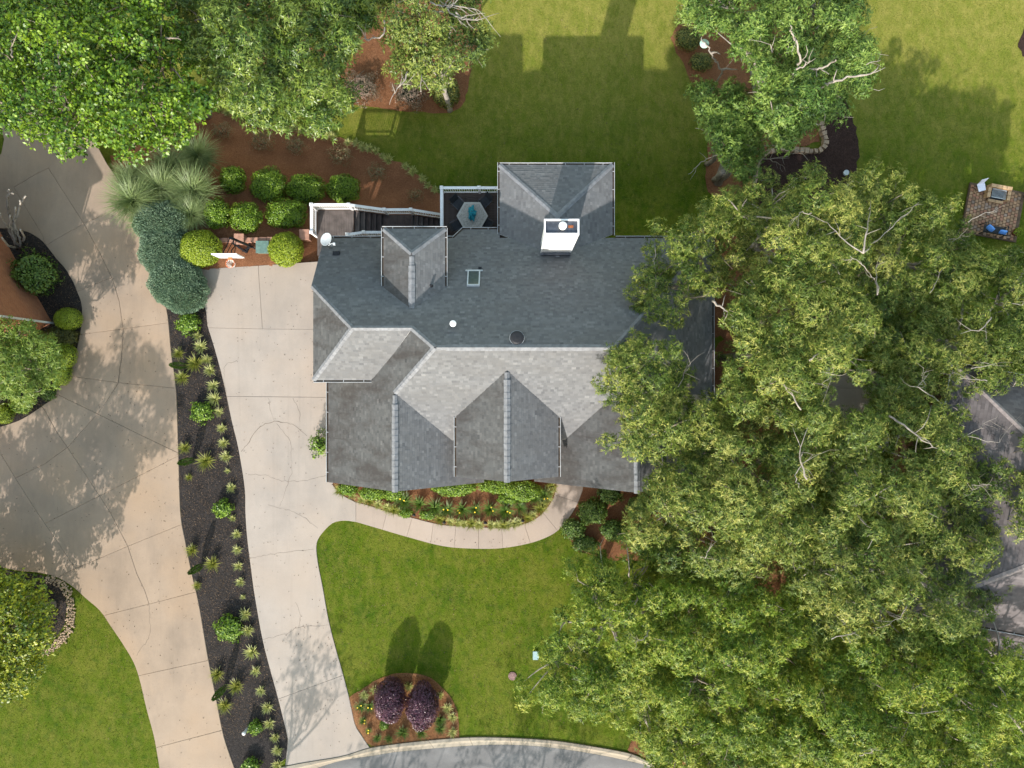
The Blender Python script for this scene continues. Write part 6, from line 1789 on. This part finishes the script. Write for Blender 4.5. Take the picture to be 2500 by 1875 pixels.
# bench with blue cushions, planter
bp_ = onpatio(2411, 566); bench = empty('garden_bench', bp_, rzp); tag(bench, 'dark garden bench at the lower edge of the paver patio', 'bench')
for k in range(5): MB().box(-.68, .68, .22 - k * .1 - .09, .22 - k * .1, .40, .43).build('seat_slat', M['mesh'], bench)
for k in range(3): MB().box(-.68, .68, -.30 - k * .03, -.275 - k * .03, .48 + k * .13, .58 + k * .13).build('back_slat', M['mesh'], bench)
for s in (-1, 1):
    MB().tube([(s * .7, .28, 0), (s * .7, .28, .6), (s * .7, -.3, .62), (s * .7, -.38, .9)], .03).build('arm', M['black'], bench)
    MB().tube([(s * .66, -.28, 0), (s * .66, -.26, .42)], .03).build('leg', M['black'], bench)
def cushion(name, c, rz, lb):
    t = empty(name, c, rz); tag(t, lb, 'cushion', 'blue cushions on the garden bench')
    mb = MB(); n = 9
    for i in range(n):
        for j in range(n):
            u, v = i / (n - 1) * 2 - 1, j / (n - 1) * 2 - 1
            h_ = max(0, (1 - u ** 4) * (1 - v ** 4)) ** .5
            mb.v.append((u * .24 * (1 - .08 * v * v), v * .17 * (1 - .1 * u * u), .07 * h_))
    for i in range(n):
        for j in range(n):
            x, y, z = mb.v[i * n + j]; mb.v.append((x, y, -z * .8))
    N_ = n * n
    for i in range(n - 1):
        for j in range(n - 1):
            a = i * n + j; mb.f.append((a, a + n, a + n + 1, a + 1)); mb.m.append(0); mb.f.append((N_ + a, N_ + a + 1, N_ + a + n + 1, N_ + a + n)); mb.m.append(0)
    o = mb.build('cover', M['blue'], t, smooth=True); o.rotation_euler = (.7, 0, 0)
    MB().tube([(-.23, -.12, -.09), (.23, -.12, -.09)], .008, 5).build('piping', M['teal'], t)
cushion('blue_cushion', onpatio(2398, 564, .58), -.75, 'blue cushion standing at the left end of the garden bench')
cushion('blue_cushion', onpatio(2428, 574, .58), rzp, 'blue cushion leaning at the right of the garden bench')
pp = onpatio(2469, 571); pl = empty('flower_planter', pp); tag(pl, 'terracotta planter of yellow flowers on the paver patio', 'planter')
MB().lathe([(.15, 0), (.24, .28), (.27, .28), (.27, .34), (.22, .33), (.2, .28)], 18).build('pot', M['terracotta'], pl)
n = 420; d = rdir(n); d[:, 2] = np.abs(d[:, 2])
V, T = leaf_arrays(d * np.array([.26, .26, .2]) * rng.uniform(.6, 1, (n, 1)) + np.array([0, 0, .34]), d + rng.normal(0, .5, d.shape), d, .07, .05, rng.normal(.7, .25, n))
leaf_obj('flowers', V, T, L['globe'], pl)

# ------------------------------------------------------------------ neighbouring houses
def hip_house(name, label, nw, e1, e2, lx, ly, zw, ze, pitch, wallmat, roofmat, capmat, over=.35, zb=-0.3):
    """rectangular hip-roofed house; nw corner of the eaves, e1 across, e2 down the plan"""
    nw, e1, e2 = Vector(nw), Vector(e1), Vector(e2)
    h = empty(name, (0, 0, 0)); tag(h, label, 'house')
    c = lambda u, v: nw + e1 * u + e2 * v
    inner = [c(over, over), c(over, ly - over), c(lx - over, ly - over), c(lx - over, over)]
    link('wall', wall_mesh('wall', [tuple(p) for p in inner], zb, zw, wallmat), h)
    def plane(p, g):   # rises by pitch along plan direction g from point p at ze
        b, c_ = g.x * pitch, g.y * pitch
        return (ze - b * p.x - c_ * p.y, b, c_)
    half = min(lx, ly) / 2
    if lx >= ly: r0, r1 = c(half, half), c(lx - half, half)
    else: r0, r1 = c(half, half), c(half, ly - half)
    A_, B_, C_, D_ = c(0, 0), c(lx, 0), c(lx, ly), c(0, ly)
    pT, pB, pL, pR = plane(A_, e2), plane(D_, -e2), plane(A_, e1), plane(B_, -e1)
    if lx >= ly: fs = [(pT, [A_, B_, r1, r0]), (pB, [D_, C_, r1, r0]), (pL, [A_, D_, r0]), (pR, [B_, C_, r1])]; ends = [(A_, r0, pT, pL), (D_, r0, pB, pL), (B_, r1, pT, pR), (C_, r1, pB, pR), (r0, r1, pT, pB)]
    else: fs = [(pT, [A_, B_, r0]), (pB, [D_, C_, r1]), (pL, [A_, D_, r1, r0]), (pR, [B_, C_, r1, r0])]; ends = [(A_, r0, pT, pL), (B_, r0, pT, pR), (D_, r1, pB, pL), (C_, r1, pB, pR), (r0, r1, pL, pR)]
    for abc, poly in fs: roof_plane(h, abc, [tuple(p) for p in poly], roofmat, M['white'], course=.16, tab=.26)
    for a, b, q1, q2 in ends: cap_line(h, on(q1, a.x, a.y), on(q1, b.x, b.y), q1, q2, mat=capmat, name='hip_cap')
    for a, b, o in ((A_, B_, -e2), (D_, C_, e2), (A_, D_, -e1), (B_, C_, e1)): gutter(h, (a.x, a.y, ze - .03), (b.x, b.y, ze - .03), (o.x, o.y), hang=1.2)
    return h, c
cs_, sn_ = math.cos(math.radians(10.5)), math.sin(math.radians(10.5))
e1 = Vector((cs_, -sn_)); e2 = Vector((-sn_, -cs_))
nwc = W(2330, 889, 4.6).xy
rh, rc = hip_house('brown_roof_house', 'brown shingle roofed house on the right mostly hidden by oaks', nwc, e1, e2, 16, 13.0, 4.4, 4.6, 0.62, M['brick2'], M['shinglebrown'], M['capbrown'], zb=-3.2)
# front wing of the brown house
wg = empty('brown_roof_wing', (0, 0, 0)); bpy.data.objects.remove(wg)
q0 = W(2330, 1280, 4.0).xy
hip_house('brown_roof_garage', 'lower brown roofed wing nearest the street on the right', q0, e1, e2, 11, 6.4, 3.0, 3.2, 0.62, M['brick2'], M['shinglebrown'], M['capbrown'], zb=-1.5)
# brick house on the left
Cc = G(128, 788)
n1 = Vector((-.497, .868)); w1 = Vector((-.868, -.497))
lx, ly, ov = 11.0, 13.0, .35
nwL = Vector((Cc.x, Cc.y)) + w1 * (lx - ov) + n1 * (ly - ov)
lh, lc = hip_house('brick_house', 'orange brick house at the left picture edge', nwL, -w1, -n1, lx, ly, 5.3, 5.5, .55, M['brick'], M['shinglebrown'], M['capbrown'])
out = (-w1 - n1).normalized()
MB().bar((Cc.x + out.x * .09, Cc.y + out.y * .09, .05), (Cc.x + out.x * .09, Cc.y + out.y * .09, 5.3), .11, .09, up=(out.x, out.y, 0)).build('downspout', M['white'], lh)
for k in (2.2, 6.0, 9.8):
    for z in (1.6, 4.2):
        pq = Vector((Cc.x, Cc.y)) + n1 * k
        window(lh, (pq.x - w1.x * .01, pq.y - w1.y * .01, z), (n1.x, n1.y, 0), 1.1, 1.5, (-w1.x, -w1.y, 0)) if k > 5 else None

# ------------------------------------------------------------------ turf blades and bed litter
def scatter_turf(n):
    X = rng.uniform(-33, 33, n); Y = rng.uniform(-25, 27, n)
    ok = np.ones(n, bool)
    for poly in OCC: ok &= ~inpoly(X, Y, poly)
    ok &= ~inpoly(X, Y, [(-9.6, -4.8), (10.4, -4.8), (10.4, 7.5), (5.1, 7.5), (5.1, 11.4), (-4.0, 11.0), (-9.6, 7.5)])
    X, Y = X[ok], Y[ok]; Z = terrain(X, Y)
    n = len(X)
    P = np.stack([X, Y, Z], 1)
    D = rng.normal(0, .55, (n, 3)); D[:, 2] = 1
    patch = np.sin(X * .9 + 1.3 * np.sin(Y * .5)) * np.sin(Y * .8 + np.sin(X * .6))
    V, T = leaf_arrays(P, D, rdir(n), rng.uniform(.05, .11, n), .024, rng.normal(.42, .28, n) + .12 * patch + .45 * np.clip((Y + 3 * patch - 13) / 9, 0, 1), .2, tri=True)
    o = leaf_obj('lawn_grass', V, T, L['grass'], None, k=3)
    tag(o, 'short mown grass blades of the lawns', 'grass', kind='stuff')
scatter_turf(420000)
def scatter_litter(name, label, polys, n, mat, ll, lw, seed):
    r = np.random.default_rng(seed)
    V, T = [], []
    for poly, k in polys:
        A_ = np.array(poly)
        X = r.uniform(A_[:, 0].min(), A_[:, 0].max(), k); Y = r.uniform(A_[:, 1].min(), A_[:, 1].max(), k)
        ok = inpoly(X, Y, poly); X, Y = X[ok], Y[ok]; m_ = len(X)
        P = np.stack([X, Y, terrain(X, Y) + (r.uniform(.055, .075, m_) if name == 'fallen_leaves' else r.uniform(.03, .075, m_))], 1)
        D = r.normal(0, 1, (m_, 3)); D[:, 2] *= .18
        N = r.normal(0, .4, (m_, 3)); N[:, 2] = 1
        v, t = leaf_arrays(P, D, N, ll * r.uniform(.5, 1.3, m_), lw * r.uniform(.6, 1.2, m_), r.beta(1.2, 2.6, m_), 0)
        V.append(v); T.append(t)
    tag(leaf_obj(name, np.concatenate(V), np.concatenate(T), mat, None), label, 'litter', kind='stuff')
wpoly = lambda pts: [tuple(G(*q).xy) for q in pts]
strip_px = A_L[1:-2] + A_R[::-1][1:]
scatter_litter('mulch_chips', 'loose chips on the dark mulch beds', [(wpoly(strip_px), 22000), (wpoly(bed_e + [(-60, 1040), (-60, 560)]), 9000), (wpoly(rock_in + [(-60, 1600), (-60, 1390)]), 4000)], 0, L['litter'], .075, .03, 3)
scatter_litter('straw_needles', 'loose pine needles on the straw beds', [(wpoly([(812, 1181), (845, 1213)] + wk_u[1:] + [(1359, 1150), (812, 1150)]), 14000), (wpoly([(854, 1701), (946, 1649), (1047, 1652), (1113, 1730), (1119, 1798), (905, 1822)]), 16000), (wpoly([(780, 235), (889, 260), (1044, 275), (1120, 265), (1150, 170), (1150, 60), (780, 60)]), 14000), (wpoly(bedE_top + [(1060, 520), (790, 630), (500, 655), (450, 420)]), 9000)], 0,
               leafmat('dry_needle', [(0.0, (0.07, 0.028, 0.012)), (0.5, (0.22, 0.095, 0.04)), (1.0, (0.45, 0.25, 0.13))], 0.05, .8, .1), .16, .012, 4)

scatter_litter('fallen_leaves', 'scattered fallen leaves on the lawns and driveways', [([(-24, -22), (-9, -22), (-10, 6.8), (-24, 6.8)], 900), ([(-11, -20), (8, -20), (8, -9), (-11, -9)], 900), ([(-6, 12), (14, 12), (14, 23), (-6, 23)], 700), ([(-30, -21), (-22, -21), (-22, 8), (-30, 8)], 300)], 0, L['litter'], .07, .045, 9)
